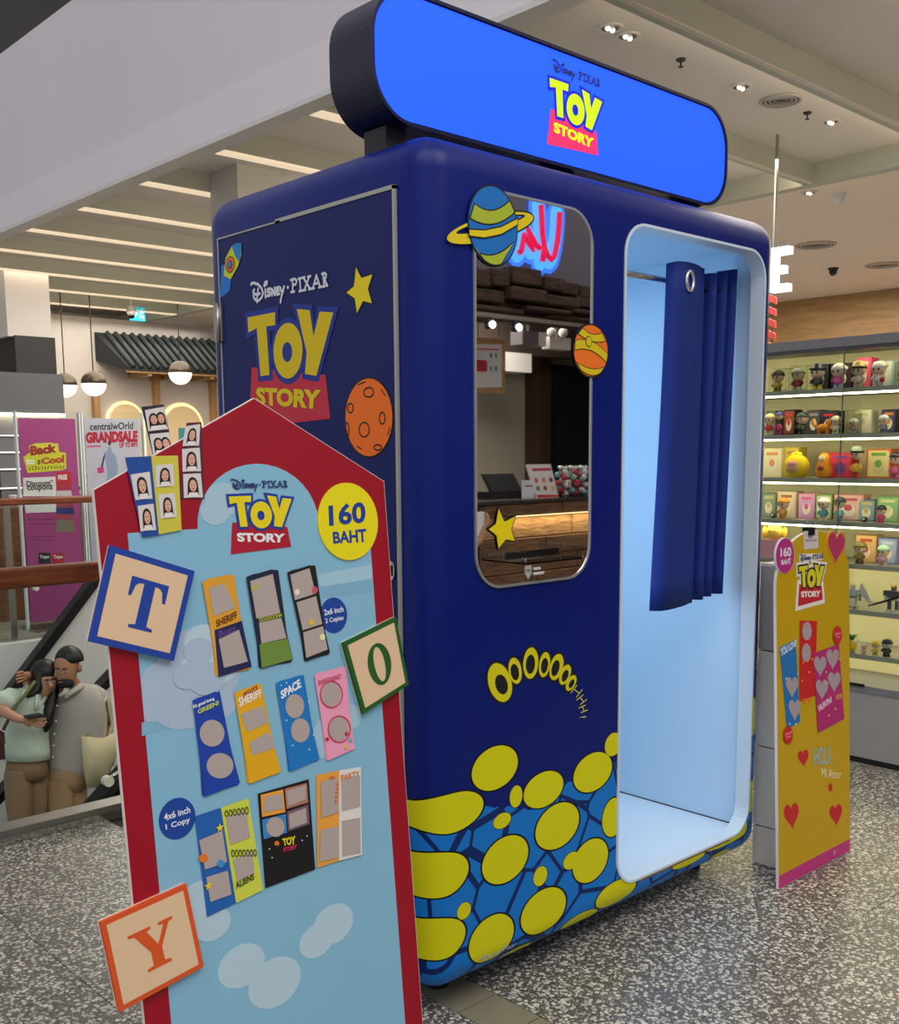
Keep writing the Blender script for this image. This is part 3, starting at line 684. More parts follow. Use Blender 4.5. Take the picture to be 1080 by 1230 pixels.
band([(170,868),(240,855),(240,868),(170,884)],'#7fb2cf'); band([(382,690),(446,678),(447,700),(384,705)],'#a4c9dc'); band([(384,705),(447,695),(448,712),(385,718)],'#7fb2cf')
band([(225,1055),(262,1048),(262,1068),(225,1082)],'#8fb8da')
c=FB.uv(310.5,620); wl=FB.uv(277,670)[0]; wr=FB.uv(349.5,660)[0]
wordmark(FB,st,(c[0],c[1]+.002),wr-wl,.0016,'#123a9a','#ece9ea','#16306a',yellow='#e9d40e',red='#b00c2c')
# price disc
c=FB.uv(417.5,626.5); rr=abs(FB.uv(453,625)[0]-FB.uv(382,628)[0])/2; ry=abs(FB.uv(417,578)[1]-FB.uv(418,675)[1])/2
pd=MB().prism(FB,[ell(c[0],c[1],(rr+ry)/2*.97,(rr+ry)/2,0,40)],.001,.004).o('price_disc',pm('#ecdc0a'),st)
quadtext('160',FB,[FB.uv(*p) for p in ((393,607),(437,602),(438,628),(394,632))],pm('#143c96'),pd,.0046,bold=.03)
quadtext('BAHT',FB,[FB.uv(*p) for p in ((398,639),(438,635),(439,651),(399,653))],pm('#143c96'),pd,.0046,bold=.03)
for (u,v,ru,rv,l1,l2) in ((400.5,739,16,21.5,'2x6 inch','2 Copies'),(212.5,983,22,25,'4x6 inch','1 Copy')):
    c=FB.uv(u,v); rx=abs(FB.uv(u+ru,v)[0]-c[0]); ry=abs(FB.uv(u,v-rv)[1]-c[1])
    d=MB().prism(FB,[ell(c[0],c[1],rx,ry,0,32)],.0008,.002).o('size_disc',pm('#12429a'),st)
    text(l1,FB,(c[0],c[1]+ry*.26),ry*.34,pm('#e8eef6'),d,.0026,w=rx*1.45,bold=.02,ang=R(3)); text(l2,FB,(c[0],c[1]-ry*.26),ry*.34,pm('#e8eef6'),d,.0026,w=rx*1.35,bold=.02,ang=R(3))
# raised letter blocks
def block(q,col,letter,inner=.06,name='letter_block'):
    P=[FB.uv(*p) for p in q]; w=(Vector(P[1])-Vector(P[0])).length
    b=MB().prism(FB,[P],.004,.012).o(name,pm(col),st)
    MB().prism(FB,[P],-.0005,.004).o('block_edge',pm('#e6d6c6'),b)
    # inner face
    flat('block_face',FB,grow(P,-inner*w),pm('#e3c29d'),b,.0121)
    tl,tr,br,bl=[Vector(p) for p in P]
    def m(a,bb): p=tl*(1-a)*(1-bb)+tr*a*(1-bb)+br*a*bb+bl*(1-a)*bb; return (p.x,p.y)
    LET=letter([m]); 
    for L in LET: flat('block_letter',FB,L,pm(col),b,.0127)
def let_T(k):
    m=k[0]; return [[m(*p) for p in ((.30,.24),(.74,.24),(.74,.44),(.705,.44),(.68,.33),(.645,.295),(.585,.285),(.585,.72),(.66,.735),(.66,.765),(.38,.765),(.38,.735),(.455,.72),(.455,.285),(.395,.295),(.36,.33),(.335,.44),(.30,.44))]]
def let_O(k):
    m=k[0]; return [[[m(x,y) for x,y in ell(.52,.5,.22,.29,0,30)],[m(x,y) for x,y in ell(.52,.5,.10,.245,0,30)]]]
def let_Y(k):
    m=k[0]; return [[m(*p) for p in ((.24,.27),(.50,.27),(.50,.30),(.45,.31),(.55,.50),(.65,.31),(.59,.30),(.59,.27),(.76,.27),(.76,.30),(.71,.31),(.585,.54),(.585,.70),(.66,.715),(.66,.745),(.38,.745),(.38,.715),(.455,.70),(.455,.55),(.31,.31),(.24,.30))]]
block([(129.5,655),(230,686),(205,793.5),(103.5,770)],'#153f9d',let_T,.07)
block([(408,772),(471.5,741),(487,822),(432,857)],'#1d5a1c',let_O,.06)
block([(220,1060),(241,1159),(140,1213.5),(117,1106)][3:]+[(220,1060),(241,1159),(140,1213.5)],'#d9541e',let_Y,.055)
# ---- printed sample strips
SK=pm('#b3a6a0')
def cards(front,col,kz,backs=((5,.006),(9,.012))):
    c=Vector((sum(p[0] for p in front)/4,sum(p[1] for p in front)/4))
    for i,(a,dx) in enumerate(backs[::-1]):
        Q=[]; a=-a; dx*=.6
        for p in front:
            d=Vector(p)-c; d=Vector((d.x*math.cos(R(a))-d.y*math.sin(R(a)),d.x*math.sin(R(a))+d.y*math.cos(R(a)))); q=c+d+Vector((dx,0)); Q.append((q.x,q.y))
        flat('back_strip',FB,Q,pm(col),st,.0024+.0006*i)
    return flat('sample_strip',FB,front,pm(col),st,.0038)
za=lambda P: FB.zm(P,230,670,4.0)
zb=lambda P: FB.zm(P,230,820,8.2)
zc=lambda P: FB.zm(P,180,900,3.857)
def wins(cd_,Ps):
    for P in Ps: flat('photo_area',FB,P,SK,cd_,.0045)
def ez(z,x,y,rx,ry): return z([(x+rx*math.cos(2*math.pi*i/24),y+ry*math.sin(2*math.pi*i/24)) for i in range(24)])
def qt(s,z,q,col,par,bold=.02): quadtext(s,FB,z(q),pm(col),par,.0052,bold=bold)
s=cards(za([(47,113),(165,80),(284,523),(124,572)]),'#e0a02c',0,((4,.004),(7,.008)))
flat('lower_half',FB,za([(105,347),(236,302),(284,523),(124,572)]),pm('#1c2150'),s,.0042)
wins(s,[za([(78,148),(152,122),(205,238),(100,282)]),za([(125,392),(222,345),(264,498),(150,528)])]); qt('SHERIFF',za,[(110,300),(210,255),(214,290),(114,333)],'#5a2416',s); qt('Buzz',za,[(122,352),(205,322),(208,350),(126,386)],'#6a3f9a',s)
s=cards(za([(258,92),(382,55),(482,490),(330,532)]),'#141f38',0,((3,.004),(6,.008)))
wins(s,[za([(275,112),(384,78),(420,265),(306,292)]),za([(318,312),(425,288),(450,385),(330,412)])]); flat('strip_foot',FB,za([(320,415),(455,388),(479,487),(331,528)]),pm('#6f8f3a'),s,.0045); qt('OOOOOOHH',za,[(316,290),(425,265),(428,284),(320,310)],'#c9cf3a',s); qt('Aliens',za,[(276,140),(325,118),(328,138),(280,162)],'#c9cf3a',s)
s=cards(za([(455,70),(565,35),(660,455),(545,497)]),'#121216',0,((3,.004),(5,.008)))
wins(s,[za([(468,82),(560,50),(590,172),(490,204)]),za([(498,214),(592,184),(622,318),(528,348)]),za([(530,358),(625,328),(648,440),(545,480)])])
for (x,y,r,cl) in ((500,165,12,'#f0e3d2'),(585,155,14,'#d8506a'),(570,310,12,'#e0c030'),(622,380,13,'#efe7a0')): flat('strip_spot',FB,ez(za,x,y,r,r*1.2),pm(cl),s,.0052)
s=cards(zb([(0,172),(228,85),(468,985),(118,1122)]),'#1440a6',0,((4,.004),))
wins(s,[ez(zb,190,495,122,132),ez(zb,268,815,132,125)]); qt("It's good being",zb,[(2,215),(205,135),(215,175),(8,262)],'#eef3f6',s,.03); qt('GREEN!',zb,[(45,265),(250,170),(258,215),(52,308)],'#c9d86a',s,.03)
s=cards(zb([(412,98),(640,10),(872,872),(560,995)]),'#e6ac10',0,((4,.004),))
wins(s,[zb([(472,308),(690,225),(742,392),(540,482)]),zb([(555,590),(742,482),(820,635),(590,715)])]); flat('ribbon',FB,zb([(498,100),(628,25),(640,62),(505,140)]),pm('#9a1c14'),s,.0045); qt('LITTLE',zb,[(512,100),(618,38),(628,62),(520,128)],'#e6c05a',s); qt('SHERIFF',zb,[(445,150),(668,60),(680,130),(460,240)],'#f3f0ea',s,.03)
s=cards(za([(400,602),(518,562),(610,965),(470,1027)]),'#1378c4',0,((4,.004),))
wins(s,[ez(za,490,712,45,58),ez(za,517,828,45,58)]); qt('SPACE',za,[(420,640),(512,580),(522,620),(425,680)],'#f1f5f8',s,.04)
for x,y in ((425,612),(450,600),(560,690),(450,780),(580,850),(480,900),(560,920)): flat('strip_spot',FB,ez(za,x,y,3,4),pm('#dfeaf5'),s,.0045)
s=cards(za([(585,562),(722,520),(780,915),(650,975)]),'#f0a0c0',0,((4,.004),))
for e1 in (ez(za,665,655,55,66),ez(za,703,822,55,66)): flat('ring_print',FB,[e1,grow(e1,-.002)],pm('#c02a3c'),s,.0052)
wins(s,[ez(za,664,655,46,57),ez(za,702,822,46,57)]); qt('SWEETHEART',za,[(600,590),(712,555),(716,578),(604,615)],'#c8446c',s)
for x,y,cl in ((738,845,'#c02a3c'),(757,875,'#58b8b0'),(735,908,'#e0c030'),(645,870,'#c02a3c')): flat('strip_spot',FB,ez(za,x,y,9,9),pm(cl),s,.0052)
def sheet(front): return MB().prism(FB,[front],.0022,.0034).o('sample_sheet',pm('#1c5fb0'),st)
s=sheet(zc([(205,310),(325,270),(395,710),(262,775)])); flat('lime_column',FB,zc([(325,270),(452,225),(520,650),(395,710)]),pm('#d0d84a'),s,.0034)
wins(s,[zc([(222,420),(330,375),(352,520),(250,555)]),zc([(255,590),(355,560),(372,670),(275,705)]),zc([(348,315),(440,280),(458,405),(368,440)]),zc([(380,510),(468,470),(478,575),(400,610)])])
qt('OOOOOO',zc,[(338,282),(450,262),(452,300),(342,312)],'#3f4a10',s); qt('ALIENS',zc,[(388,615),(475,570),(478,600),(394,645)],'#3f4a10',s,.03); qt('OOOOOOO',zc,[(368,462),(488,460),(490,495),(372,498)],'#3f4a10',s)
for (x,y,r,cl) in ((241,502,20,'#e8781c'),(322,528,18,'#3a8fd0')): flat('strip_spot',FB,ez(zc,x,y,r,r),pm(cl),s,.0052)
for (x,y) in ((318,362),(265,630)):
    q=zc([(x,y),(x+20,y)]); flat('strip_spot',FB,star(q[0][0],q[0][1],abs(q[1][0]-q[0][0])),pm('#e8d21c'),s,.0052)
s=sheet(zc([(497,205),(732,138),(762,555),(532,642)])); s.data.materials[0]=pm('#0d0d10')
for P,cl in (([(508,210),(612,185),(622,290),(515,312)],'#eca23c'),([(620,182),(722,155),(728,245),(628,275)],'#b57a6a'),([(515,325),(625,298),(630,385),(522,415)],'#3a86c8'),([(630,288),(728,255),(734,345),(636,378)],'#7a5a6a')):
    flat('small_frame',FB,zc(P),pm(cl),s,.0038)
wins(s,[zc([(530,218),(605,205),(612,272),(522,290)]),zc([(626,192),(716,165),(718,230),(634,262)]),ez(zc,576,358,42,46),zc([(638,300),(716,270),(722,338),(642,366)])])
qt('TOY',zc,[(605,412),(668,398),(668,438),(612,446)],'#e0d020',s,.05); qt('STORY',zc,[(610,455),(675,438),(675,458),(612,475)],'#d8305a',s,.03); flat('strip_spot',FB,ez(zc,582,434,11,11),pm('#e8781c'),s,.0045)
for x,y in ((548,460),(700,420),(722,400),(560,500)): flat('strip_spot',FB,ez(zc,x,y,3,3),pm('#dfe6ee'),s,.0045)
s=sheet(zc([(768,120),(872,97),(872,515),(772,548)])); s.data.materials[0]=pm('#eaa23e'); flat('white_column',FB,zc([(872,97),(973,80),(978,487),(872,515)]),pm('#e4e0da'),s,.0034)
wins(s,[zc([(785,150),(862,130),(868,290),(790,315)]),zc([(785,372),(868,355),(868,500),(780,520)]),zc([(882,135),(968,118),(968,262),(884,285)]),zc([(884,330),(968,315),(970,478),(886,495)])])
for i in range(8): flat('strip_spot',FB,ez(zc,862-2*i+ (0 if i<5 else -60+8*i),160+ (i*20 if i<5 else -30),6,7),pm('#d86a3a'),s,.0052)
qt('PARTY',zc,[(878,118),(965,96),(966,122),(880,145)],'#d8802a',s)
# prop at the back of the board
MB().add([FB.p(-.5,.9,-.009),FB.p(-.44,.9,-.009),(-.44,.16,.002),(-.5,.16,.002),FB.p(-.5,.88,-.012),FB.p(-.44,.88,-.012),(-.44,.15,.002),(-.5,.15,.002)],[(0,1,2,3),(7,6,5,4),(0,3,7,4),(1,5,6,2),(0,4,5,1),(3,2,6,7)]).o('rear_prop',pm('#c9b9a4'),st)
# ---- real photo prints tucked at the top of the board
def print_(quads,cols,lab,frames,lift0,grp='photo prints on the red standee'):
    base=FB.p(*FB.uv(*quads[0][3]),lift0)
    t=thing('photo_print',lab,'photo print',base,grp)
    for q,cl in zip(quads,cols): MB().prism(FB,[[FB.uv(*p) for p in q]],lift0,lift0+.0008).o('paper',pm(cl),t)
    for fr_,people in frames:
        P=[FB.uv(*p) for p in fr_]; flat('photo',FB,P,pm('#d9d2d0'),t,lift0+.0011)
        tl,tr,br,bl=[Vector(p) for p in P]; W=(tr-tl).length; H=(tl-bl).length
        def m(a,bb): p=tl*(1-a)*(1-bb)+tr*a*(1-bb)+br*a*bb+bl*(1-a)*bb; return (p.x,p.y)
        for (a,r) in people:
            flat('hair',FB,[m(a+r*1.15*math.cos(x),.45+r*1.3*math.sin(x)) for x in [2*math.pi*i/14 for i in range(14)]],pm('#1b1413'),t,lift0+.0017)
            flat('hair',FB,[m(a-r*1.15,.45),m(a+r*1.15,.45),m(a+r*1.25,.88),m(a-r*1.25,.88)],pm('#1b1413'),t,lift0+.0017)
            flat('face',FB,[m(a+r*.8*math.cos(x),.5+r*1.05*math.sin(x)) for x in [2*math.pi*i/14 for i in range(14)]],pm('#d9a791'),t,lift0+.0023)
            for sx in (-.35,.35): flat('eye_print',FB,[m(a+sx*r+r*.1*math.cos(x),.46+r*.09*math.sin(x)) for x in [2*math.pi*i/8 for i in range(8)]],pm('#2a1a18'),t,lift0+.0028)
            flat('mouth_print',FB,[m(a+r*.22*math.cos(x),.5+r*.55+r*.12*math.sin(x)) for x in [2*math.pi*i/10 for i in range(10)]],pm('#b8484c'),t,lift0+.0028)
            flat('shirt',FB,[m(a-r*.9,.78),m(a+r*.9,.78),m(a+r*1.3,.98),m(a-r*1.3,.98)],pm('#e6e0dc'),t,lift0+.0021)
zp=lambda P: [(x/2.9286,280+y/2.9286) for x,y in P]
print_([zp([(508,608),(588,600),(622,780),(550,784)])],['#2b2036'],'dark-edged photo strip of two friends standing above the roof line of the red standee',
    [(zp([(520,620),(588,608),(602,688),(532,695)]),((.35,.2),(.72,.2))),(zp([(536,705),(605,698),(620,775),(550,780)]),((.35,.2),(.72,.2)))],-.012)
print_([zp([(655,668),(708,665),(718,935),(628,935)])],['#5a1f38'],'curled maroon photo strip of one girl in three poses on the red standee',
    [(zp([(650,680),(702,672),(698,748),(640,750)]),((.5,.24),)),(zp([(638,760),(700,755),(705,838),(640,840)]),((.5,.24),)),(zp([(642,848),(704,845),(712,930),(645,932)]),((.5,.24),))],.001)
print_([zp([(436,790),(528,785),(555,1062),(498,1070)]),zp([(528,785),(622,783),(635,1045),(555,1060)])],['#17489a','#cfc544'],'large blue and lime photo print of one girl in four poses on the red standee',
    [(zp([(455,850),(522,840),(532,935),(472,940)]),((.5,.24),)),(zp([(480,960),(535,952),(545,1045),(490,1050)]),((.5,.24),)),(zp([(542,818),(605,812),(608,890),(545,895)]),((.5,.24),)),(zp([(552,920),(610,915),(618,1000),(560,1005)]),((.5,.24),))],.0035)
# ================================================================== yellow standee by the doorway, pedestal behind it
LY=R(2.7); FY=Fr((0,-.142,0),(1,0,0),(0,math.sin(LY),math.cos(LY)))
ys=thing('price_standee','tall yellow arched price standee with a pink foot band beside the booth doorway','standee',(1.565,-.142,0))
yx0,yx1=1.332,1.800; ytop=FY.uv(970,638)[1]; ymid=FY.uv(931,712)[1]; ycx=(yx0+yx1)/2
yo=[(yx0,.002),(yx1,.002)]+[(ycx+(yx1-yx0)/2*math.cos(R(180*i/24)),ymid+(ytop-ymid)*math.sin(R(180*i/24))**.82) for i in range(25)]
MB().prism(FY,[yo],-.009,0).o('board',mat('foam_board_edge','#e9dcd6',.6),ys)
flat('yellow_print',FY,grow(yo,-.0012),mat('yellow_print','#c49f00',.4,var=.03),ys,.0001)
zy=lambda P: FY.zm(P,920,625,7.03); zy2=lambda P: FY.zm(P,920,790,4.316)
flat('foot_band',FY,[(yx0+.002,.004),(yx1-.002,.004),(yx1-.002,.045),(yx0+.002,.045)],pm('#c0357f'),ys,.0007)
c=zy([(155,298)])[0]; rx=abs(zy([(230,298)])[0][0]-c[0]); ry=abs(zy([(155,150)])[0][1]-c[1])
MB().prism(FY,[ell(c[0],c[1],rx*1.06,ry*1.03,0,32)],-.003,.003).o('price_disc_edge',pm('#e3d8e2'),ys)
pd=MB().prism(FY,[ell(c[0],c[1],rx,ry,0,32)],.003,.0042).o('price_disc',pm('#b02a7c'),ys)
quadtext('160',FY,zy([(112,235),(202,222),(204,305),(114,308)]),pm('#ece2ea'),pd,.0046,bold=.03); quadtext('BAHT',FY,zy([(118,335),(200,318),(202,368),(120,375)]),pm('#ece2ea'),pd,.0046,bold=.03)
wl=zy([(275,700)])[0][0]; wr=zy([(484,660)])[0][0]; c=zy([(372,485)])[0]
wordmark(FY,ys,(c[0],c[1]-.002),wr-wl,.0016,'#0d1226','#ece6e0','#1c2c68',yellow='#d9cf1c',red='#c0182c',white_back='#e6e2dc')
# heart badge (its printed figure is left out)
hc=zy([(588,215)])[0]; hs=abs(zy([(665,215)])[0][0]-zy([(510,215)])[0][0])
hb=MB().prism(FY,[heart(hc[0],hc[1],hs*1.05,R(-6))],-.002,.003).o('heart_badge',pm('#d99a1c'),ys); flat('heart_badge_print',FY,heart(hc[0],hc[1],hs*.92,R(-6)),pm('#b3245c'),hb,.0032)
# sample strips
def yq(P): return zy(P)
sA=flat('sample_strip',FY,zy([(112,1075),(250,1005),(285,1700),(175,1765)]),pm('#1a6fb4'),ys,.0012)
sB=flat('sample_strip',FY,zy([(282,845),(428,850),(408,1480),(280,1530)]),pm('#c8171c'),ys,.0022)
za3=lambda P: FY.zm(P,880,560,3.844)
sC=flat('sample_strip',FY,za3([(368,865),(487,820),(512,1165),(392,1230)]),pm('#b3226e'),ys,.0032)
for e1 in (zy([(340+40*math.cos(t),935+78*math.sin(t)) for t in [2*math.pi*i/24 for i in range(24)]]),zy([(336+38*math.cos(t),1118+78*math.sin(t)) for t in [2*math.pi*i/24 for i in range(24)]])): flat('photo_area',FY,e1,pm('#a79aa0'),sB,.0028)
def hz(z,x,y,w,h,par,l):
    P=[(x+w*px,y-h*py) for px,py in heart(0,0,1)]; flat('photo_area',FY,z([(x_,y_) for x_,y_ in P]),pm('#a79aa0'),par,l)
for x,y in ((399,918),(457,885),(408,1025),(464,990)): hz(za3,x,y,58,108,sC,.0038)
for x,y in ((272,1015),(285,1120)): hz(za3,x,y,56,112,sA,.0018)
quadtext('YOU LOVE',FY,za3([(218,842),(292,800),(294,830),(222,880)]),pm('#e3edf4'),sA,.0018,bold=.03)
quadtext('VALENTINE',FY,za3([(388,1105),(452,1062),(454,1088),(392,1135)]),pm('#f0e6ec'),sC,.0038,bold=.02)
quadtext('ETERNO',FY,FY.zm([(292,880),(392,850),(392,905),(296,925)],930,740,8.79),pm('#e88a1c'),sB,.0028,bold=.05); quadtext('HOLA',FY,za3([(472,1055),(500,1045),(500,1070),(474,1080)]),pm('#e8b23a'),sC,.0038,bold=.02)
for x,y in ((322,905),(318,990),(365,890),(340,1090),(350,950)): flat('strip_spot',FY,za3([(x+3*math.cos(t),y+5*math.sin(t)) for t in [2*math.pi*i/10 for i in range(10)]]),pm('#f0c04a'),sB,.0028)
for x,y in ((246,980),(300,960),(290,1190),(262,1190),(310,1060)): flat('strip_spot',FY,za3([(x+3*math.cos(t),y+5*math.sin(t)) for t in [2*math.pi*i/10 for i in range(10)]]),pm('#cfe2f0'),sA,.0018)
for x,y in ((428,950),(490,890),(430,1000),(470,1120),(440,1150),(495,1060)): flat('strip_spot',FY,za3([(x+3*math.cos(t),y+5*math.sin(t)) for t in [2*math.pi*i/10 for i in range(10)]]),pm('#f3d06a'),sC,.0038)
for (z,x,y,w,h,t1,t2) in ((za3,480,780,20,42,'4x6 inch','1 Copy'),(zy2,110,400,24,46,'2x6 inch','2 Copies')):
    P=z([(x+w*math.cos(t),y+h*math.sin(t)) for t in [2*math.pi*i/24 for i in range(24)]]); d=flat('size_disc',FY,P,pm('#c8202c'),ys,.0040); c=z([(x,y)])[0]
    text(t1,FY,(c[0],c[1]+.006),.008,pm('#f3dfe0'),d,.0047); text(t2,FY,(c[0],c[1]-.006),.008,pm('#f3dfe0'),d,.0047)
quadtext('HOLA',FY,zy2([(248,470),(340,455),(340,548),(250,562)]),pm('#7fb6cf'),ys,.0010,bold=.0); quadtext('Mi Amor',FY,zy2([(288,570),(390,580),(390,628),(290,622)]),pm('#efe9cf'),ys,.0010,bold=-.005)
for (x,y,w,h) in ((193,515,56,98),(132,812,78,148),(362,808,66,122)):
    P=[(x+w*px*1.0,y-h*py) for px,py in heart(0,0,1,R(8))]; flat('heart_print',FY,zy2(P),pm('#c4202a'),ys,.0010)
flat('red_flower_print',FY,zy2([(333+11*math.cos(t),672+22*math.sin(t)) for t in [2*math.pi*i/14 for i in range(14)]]),pm('#c4202a'),ys,.0010)
text('©',FY,(yx1-.11,.026),.014,pm('#ecd6e2'),ys,.0012)
# paper note and clip on the top of that standee
P=zy([(315,92),(436,82),(440,235),(322,248)])
nt_=thing('paper_note','small white paper note clipped to the top of the yellow standee','note',FY.p(P[3][0],P[3][1],.003)); MB().prism(FY,[P],.0008,.0014).o('sheet',pm('#cfc6c4'),nt_)
for yy in (118,165): quadtext('• — • —' if yy==118 else '— — —',FY,zy([(330,yy),(425,yy-6),(425,yy+8),(330,yy+14)]),pm('#8d8590'),nt_,.0018)
cp=zy([(372,88)])[0]; q=FY.p(cp[0],cp[1],0)
bc=thing('binder_clip','black binder clip gripping the paper note on the yellow standee','clip',q)
MB().box((q.x-.014,q.y-.010,q.z-.014),(q.x+.014,q.y+.018,q.z+.010)).o('spring_body',BLACK,bc)
for s in (-1,1): MB().tube([(q.x-.008,q.y+.004*s,q.z+.008),(q.x-.010,q.y+.012*s-.004,q.z+.032),(q.x+.010,q.y+.012*s-.004,q.z+.032),(q.x+.008,q.y+.004*s,q.z+.008)],.0014,6).o('wire_arm',CHROME,bc)
# rear prop of standee
MB().add([FY.p(1.50,.5,-.010),FY.p(1.53,.5,-.010),(1.53,-.05,.01),(1.50,-.05,.01),FY.p(1.50,.49,-.012),FY.p(1.53,.49,-.012),(1.53,-.055,.0),(1.50,-.055,.0)],[(0,1,2,3),(7,6,5,4),(0,3,7,4),(1,5,6,2),(0,4,5,1),(3,2,6,7)]) 
pe=thing('display_pedestal','pale grey laminate display pedestal behind the yellow standee','pedestal',(1.62,-.03,0))
PG=mat('pedestal_laminate','#dcd8d0',.5,var=.04)
for z0,z1,ins,mm in ((0,.13,.004,PG),(.134,.40,0,PG),(.404,.72,0,PG),(.724,1.0,.0,mat('pedestal_grey','#adabad',.55,var=.06,scale=40))):
    bevel(MB().box((1.475+ins,-.085,z0),(1.78-ins,.042,z1)).o('panel_block',mm,pe),.003)
MB().box((1.478,-.08,1.0),(1.777,.038,1.006)).o('top_plate',PG,pe)
# ================================================================== toy display cabinet
CXF=2.83; CY0,CY1=-.45,2.6
cab=thing('display_cabinet','long glass-fronted display cabinet with lit shelves of toys and grey base','cabinet',(3.0,1.0,0))
BACK=mat('cabinet_cream','#e3dcb4',.6,var=.03); SHELF=mat('shelf_grey','#9a9888',.45,var=.03); HEAD=mat('header_grey','#86868a',.45,var=.04)
MB().box((CXF,CY0,0),(CXF+.4,CY1,.315)).o('base',GREYL,cab); MB().box((CXF-.004,CY0,.315),(CXF+.4,CY1,.345)).o('base_rail',HEAD,cab)
MB().box((CXF+.01,CY0,0),(CXF-.001,CY1,.025)).o('plinth',DARK,cab)
MB().box((CXF+.33,CY0,.345),(CXF+.36,CY1,1.81)).o('back_panel',BACK,cab)
MB().box((CXF-.01,CY0,1.805),(CXF+.4,CY1,1.845)).o('header',HEAD,cab); MB().box((CXF+.05,CY0+.03,1.797),(CXF+.065,CY1-.03,1.805)).o('header_led',LED,cab); MB().box((CXF-.006,CY0,1.79),(CXF+.04,CY1,1.805)).o('header_channel',mat('channel_dark','#55555a',.4,.5),cab)
for y in (CY0,CY1-.03): MB().box((CXF+.0,y,.345),(CXF+.36,y+.03,1.805)).o('end_panel',BACK,cab)
SHZ=[1.632,1.437,1.243,1.054,.872,.672,.478]
for i,z in enumerate(SHZ):
    s=MB().box((CXF+.02,CY0+.03,z-.02),(CXF+.33,CY1-.03,z)).o('shelf',SHELF,cab)
    if i<4: MB().box((CXF+.022,CY0+.03,z-.027),(CXF+.034,CY1-.03,z-.02)).o('led_strip',LED,s)
    if i>=4: MB().box((CXF+.16,CY0+.03,z-.026),(CXF+.172,CY1-.03,z-.02)).o('led_strip',LED,s)
gseam=hit(1025,500,0,CXF).y
MB().box((CXF-.002,CY0,.345),(CXF+.002,gseam+.05,1.80)).o('glass_pane',GLASS,cab); MB().box((CXF+.006,gseam-.03,.345),(CXF+.010,CY1,1.80)).o('glass_pane',GLASS,cab)
MB().box((CXF-.004,gseam+.05,.345),(CXF+.004,gseam+.053,1.80)).o('pane_edge',mat('glass_edge','#7d8a7c',.2),cab)
q=hit(1022,821,0,CXF-.01); MB().box((CXF-.012,q.y-.06,q.z-.006),(CXF-.004,q.y+.10,q.z+.006)).o('pull_handle',BLACK,cab)
# ---- toys : generic vinyl figures and picture boxes
def fig(k,u0,u1,hpx,label,head,hairc,bodyc,legc,x=2.885,skin='#e3c1a2',prop=None,hat=None):
    z=SHZ[k]; ul=hit((u0+u1)/2,500,0,x).y; a=hit(u0,500,0,x).y; b=hit(u1,500,0,x).y; W=abs(a-b)*.98; H=hpx*1.06*depth((x,ul,z))/F
    t=thing('toy_figure',label,'toy figure',(x,ul,z)); hr=min(W*.5,H*.29); hz_=z+H-hr*1.0
    for s in (-1,1): MB().lathe((x,ul+s*hr*.36,z),[(hr*.36,0),(hr*.34,hr*.2),(hr*.22,H*.24)],10).o('leg',pm(legc,.35),t,True)
    MB().lathe((x,ul,z+H*.2),[(hr*.62,0),(hr*.66,H*.08),(hr*.48,H*.24),(hr*.25,H*.29)],12).o('torso',pm(bodyc,.35),t,True)
    for s in (-1,1): MB().tube([(x,ul+s*hr*.45,z+H*.44),(x-hr*.15,ul+s*hr*.85,z+H*.34),(x-hr*.3,ul+s*hr*.8,z+H*.27)],[hr*.2,hr*.19,hr*.17],8).o('arm',pm(bodyc,.35),t,True)
    hd=MB().ball((x,ul,hz_),hr,hr,hr*.93,14,9).o('head',pm(skin,.35),t,True)
    MB().ball((x+hr*.08,ul,hz_+hr*.06),hr*1.08,hr*1.1,hr*1.02,14,7,.05,1).o('hair',pm(hairc,.4),hd,True)
    for s in (-1,1): MB().ball((x-hr*.93,ul+s*hr*.36,hz_-hr*.12),hr*.12,hr*.13,hr*.17,8,5).o('eye',pm('#1a1210',.2),hd,True)
    if hat: MB().lathe((x,ul,hz_+hr*.35),[(hr*1.25,0),(hr*1.28,hr*.1),(hr*.95,hr*.14),(hr*.8,hr*.7),(hr*.3,hr*.85)],14).o('hat',pm(hat,.4),hd,True)
    if prop: MB().ball((x-hr*.6,ul-hr*.8,z+H*.25),hr*.35,n=9,m=6).o('held_ball',pm(prop,.4),t,True)
    return t
def tbox(k,u0,u1,hpx,label,col,art,side=None,x=2.95,dp_=.07,word=None,band_=None):
    z=SHZ[k]; a=hit(u0,500,0,x).y; b=hit(u1,500,0,x).y; H=hpx*depth((x,(a+b)/2,z))/F; y0,y1=min(a,b),max(a,b)
    t=thing('toy_box',label,'toy box',(x,(y0+y1)/2,z))
    bevel(MB().box((x,y0,z),(x+dp_,y1,z+H)).o('carton',pm(col),t),.0015,1)
    fr=Fr((x,0,0),(0,-1,0),(0,0,1)); w=y1-y0; yc=-(y0+y1)/2
    flat('front_print',fr,rrect(yc-w*.42,z+H*.06,yc+w*.42,z+H*.94,.006,3),pm(art),t,.0002)
    flat('picture_print',fr,ell(yc,z+H*.4,w*.24,H*.24,0,18),pm(band_ or '#e9dcc6'),t,.0008)
    flat('picture_print',fr,ell(yc,z+H*.5,w*.14,H*.13,0,14),pm(side or col),t,.0014)
    flat('title_print',fr,rrect(yc-w*.3,z+H*.76,yc+w*.3,z+H*.87,.004,3),pm(side or '#f1ece0'),t,.0008)
    return t
